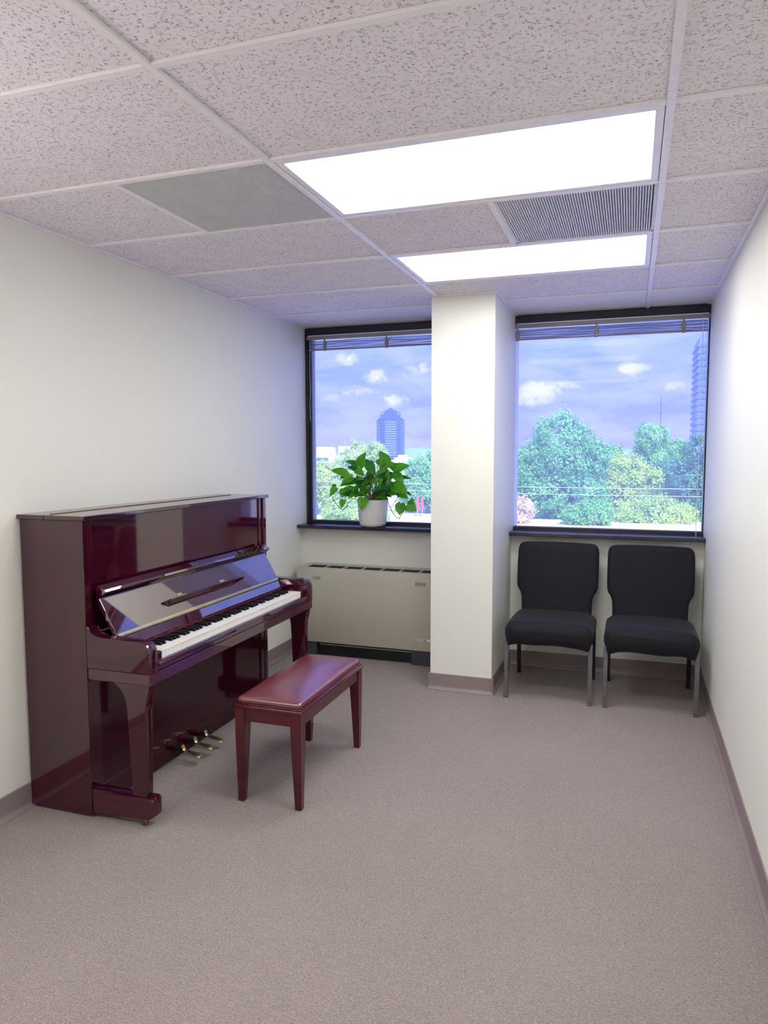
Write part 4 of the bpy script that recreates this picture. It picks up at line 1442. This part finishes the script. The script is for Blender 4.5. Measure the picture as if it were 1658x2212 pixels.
# overhead cables with poles beyond both sides of the view
for (z0, z1, sag, label) in ((-1.2, -2.2, 1.1, 'upper overhead cable strung in front of the trees'), (-1.9, -3.0, 1.2, 'lower overhead cable strung in front of the trees')):
    path = []
    for k in range(41):
        u = k / 40
        path.append((-74.8 + 119.6 * u, 88, z0 + (z1 - z0) * u - sag * 4 * u * (1 - u)))
    tag(obj('overhead_cable', tube(path, 0.028, 5), M['cord'], smooth=True), label, 'cable', 'overhead cables')
for x, lab in ((-75, 'wooden cable pole at the far left end of the overhead cables'), (45, 'wooden cable pole at the far right end of the overhead cables')):
    t = thing('cable_pole', lab, 'pole', (x, 88, GROUND_Z))
    obj('post', tube([(0, 0, 0), (0, 0, 9)], [0.18, 0.13], 10), M['bark'], t, local=True)
    obj('cap', lathe([(0.0, 9.12), (0.08, 9.08), (0.14, 9.0)], 10), M['slate'], t, local=True)

# antenna mast
t = thing('antenna_mast', 'very thin antenna mast rising behind the slim tree', 'mast', (14.9, 395, GROUND_Z))
obj('pole', tube([(0, 0, 0), (0, 0, 28), (0, 0, 39)], [0.35, 0.2, 0.12], 6), M['slate'], t, local=True)
obj('crossbar', tube([(-0.7, 0, 30), (0.7, 0, 30)], 0.1, 5), M['slate'], t, local=True)

# buildings
M['towerblue'] = pmat('haze_blue_cladding', lin(52, 76, 150), 0.5, build=b_noisecol(lin(48, 72, 144), lin(57, 82, 156), 0.05))  # blue cast of distant air haze put into the tower's colour
M['towerband'] = pmat('pale_blue_band', lin(110, 132, 190), 0.5, build=b_noisecol(lin(104, 126, 186), lin(116, 138, 194), 0.05))
M['bwhite'] = pmat('white_render', lin(228, 228, 232), 0.8, build=b_noisecol(lin(220, 220, 226), lin(236, 236, 238), 0.1))
M['bwin'] = pmat('far_window_glass', lin(120, 140, 186), 0.3, build=b_noisecol(lin(112, 132, 180), lin(128, 148, 192), 0.3))
M['bgrey'] = pmat('grey_blue_band', lin(88, 112, 186), 0.5, build=b_noisecol(lin(82, 106, 180), lin(94, 118, 192), 0.2))

# pointed office tower
D = 900.0
tx, ty = CAM.x - 0.331 * D, CAM.y + D
tw = thing('office_tower', 'haze-tinted blue office tower with pale floor bands and a pointed top', 'building', (tx, ty, GROUND_Z), 0.319)
zz = lambda py: CAM.z + (976 - py) * 0.00066 * D - GROUND_Z
h0 = zz(906)
W_, Dp = 18.0, 16.0
oct_ = [(-W_, 6), (-W_, -4), (-W_ + 5, -9), (-8, -11), (8, -11), (W_ - 5, -9), (W_, -4), (W_, 6), (W_ - 6, 14), (-W_ + 6, 14)]
obj('shaft', prism(oct_, 'z', 0, h0), M['towerblue'], tw, local=True)
nb = 16
for i in range(nb):
    z = h0 - 3.2 - i * 3.05
    if z < 6:
        break
    obj('floor_band', bx(-7.3, 7.3, -11.35, -10.9, z - 0.75, z + 0.75), M['towerband'], tw, local=True)
    for s in (-1, 1):
        y0_, x0_ = -4.6, s * (W_ - 0.6)
        bm = bmesh.new()
        for (a, b) in (((s * (W_ - 0.4), -4.9), (s * (W_ - 4.6), -9.3)),):
            v = [bm.verts.new((a[0], a[1], z - 0.55)), bm.verts.new((b[0], b[1], z - 0.55)), bm.verts.new((b[0], b[1], z + 0.55)), bm.verts.new((a[0], a[1], z + 0.55))]
            w2 = [bm.verts.new((p.co.x - s * 0.4, p.co.y + 1.0, p.co.z)) for p in v]
            for k in range(4):
                bm.faces.new((v[k], v[(k + 1) % 4], w2[(k + 1) % 4], w2[k]))
            bm.faces.new(v)
            bm.faces.new(w2)
        obj('floor_band', bm, M['towerband'], tw, local=True)
obj('setback', bx(-W_ + 2.6, W_ - 2.6, -8, 10, h0, h0 + 2.6), M['towerblue'], tw, local=True)
obj('setback', bx(-W_ + 5.0, W_ - 5.0, -8, 10, h0 + 2.6, h0 + 6.0), M['towerblue'], tw, local=True)
apex = zz(880)
bm = bmesh.new()
for s in (-1, 1):
    tube([(s * (W_ - 5.4), -6, h0 + 6), (s * (W_ - 6.5), -6, h0 + 9.0), (s * 3.0, -3, apex - 2.6)], 0.7, 5, bm)
obj('crown_frame', bm, M['towerblue'], tw, local=True)
bm = prism([(-10, h0 + 6), (10, h0 + 6), (7, apex - 4.5), (0, apex), (-7, apex - 4.5)], 'y', -6.5, 6.5)
obj('pointed_roof', bm, M['towerblue'], tw, local=True)

# banded tower at the right edge
tb = thing('banded_tower', 'tall banded tower block cut off by the right wall', 'building', (21.5, 240, GROUND_Z))
hT = 46.0
obj('body', bx(-1.6, 16, -0.5, 20, 0, hT - 1.0), M['towerband'], tb, local=True)
obj('body', prism([(-1.6, hT - 1.0), (16, hT - 1.0), (16, hT + 10), (3.5, hT + 4.0)], 'y', 0, 20), M['towerband'], tb, local=True)
for i in range(22):
    z = hT - 3.4 - i * 1.95
    if z < 8:
        break
    obj('window_band', bx(-2.1, 16, -0.8, 20.2, z - 0.48, z + 0.48), M['bgrey'], tb, local=True)


def block(label, px0, px1, py_top, dist, depth, wins, roof=None):
    """low far building: its bearing span and roof height follow from where it stands"""
    u = lambda px: -0.331 + (px - 844) * 0.0007
    x0, x1 = CAM.x + u(px0) * dist, CAM.x + u(px1) * dist
    h = CAM.z + (976 - py_top) * 0.00066 * dist - GROUND_Z
    t = thing('far_building', label, 'building', ((x0 + x1) / 2, CAM.y + dist, GROUND_Z))
    w = (x1 - x0) / 2
    obj('wall', bx(-w, w, 0, depth, 0, h), M['bwhite'], t, local=True)
    for r in range(wins[1]):
        for c in range(wins[0]):
            xw = -w + 2 * w * (c + .5) / wins[0]
            zw = h - wins[2] * (r + 0.9)
            fr = obj('window', bx(xw - w / wins[0] * 0.55, xw + w / wins[0] * 0.55, -0.12, 0.1, zw - wins[2] * 0.26, zw + wins[2] * 0.26), M['bwin'], t, local=True)
    obj('parapet', bx(-w - 0.15, w + 0.15, -0.15, depth, h, h + 0.35), M['bwhite'], t, local=True)
    if roof == 'dome':
        obj('roof_drum', prism([(-w * 0.62, h), (w * 0.62, h), (w * 0.62, h + 4.2), (w * 0.42, h + 5.3), (-w * 0.42, h + 5.3), (-w * 0.62, h + 4.0)], 'y', 1, depth - 1), M['bwhite'], t, local=True)
        obj('roof_band', bx(-w - 0.3, w * 0.9, -0.3, depth, h - 1.6, h - 0.1), M['bgrey'], t, local=True)
    if roof == 'hut':
        obj('roof_hut', bx(-w * 0.5, w * 0.1, 1, depth - 1, h, h + 2.0), M['bwhite'], t, local=True)
    return t


block('low white building with a domed roof and a blue-grey band', 662, 706, 989, 330, 14, (4, 2, 4.0), 'dome')
block('plain pale building wing with a flat roof beside the domed one', 700, 728, 986, 345, 12, (3, 2, 4.0))
block('narrow white apartment block with square windows left of the bright tree', 727, 752, 965, 300, 12, (2, 5, 3.6))
block('white flat-roofed building with a rooftop hut under the blue tower', 852, 880, 990, 420, 14, (4, 2, 4.0), 'hut')
block('long low grey-white building behind the pothos leaves', 872, 905, 1002, 330, 12, (4, 2, 3.8))
block('white corner building between the blue tower and the column', 896, 930, 989, 360, 12, (3, 2, 4.2))
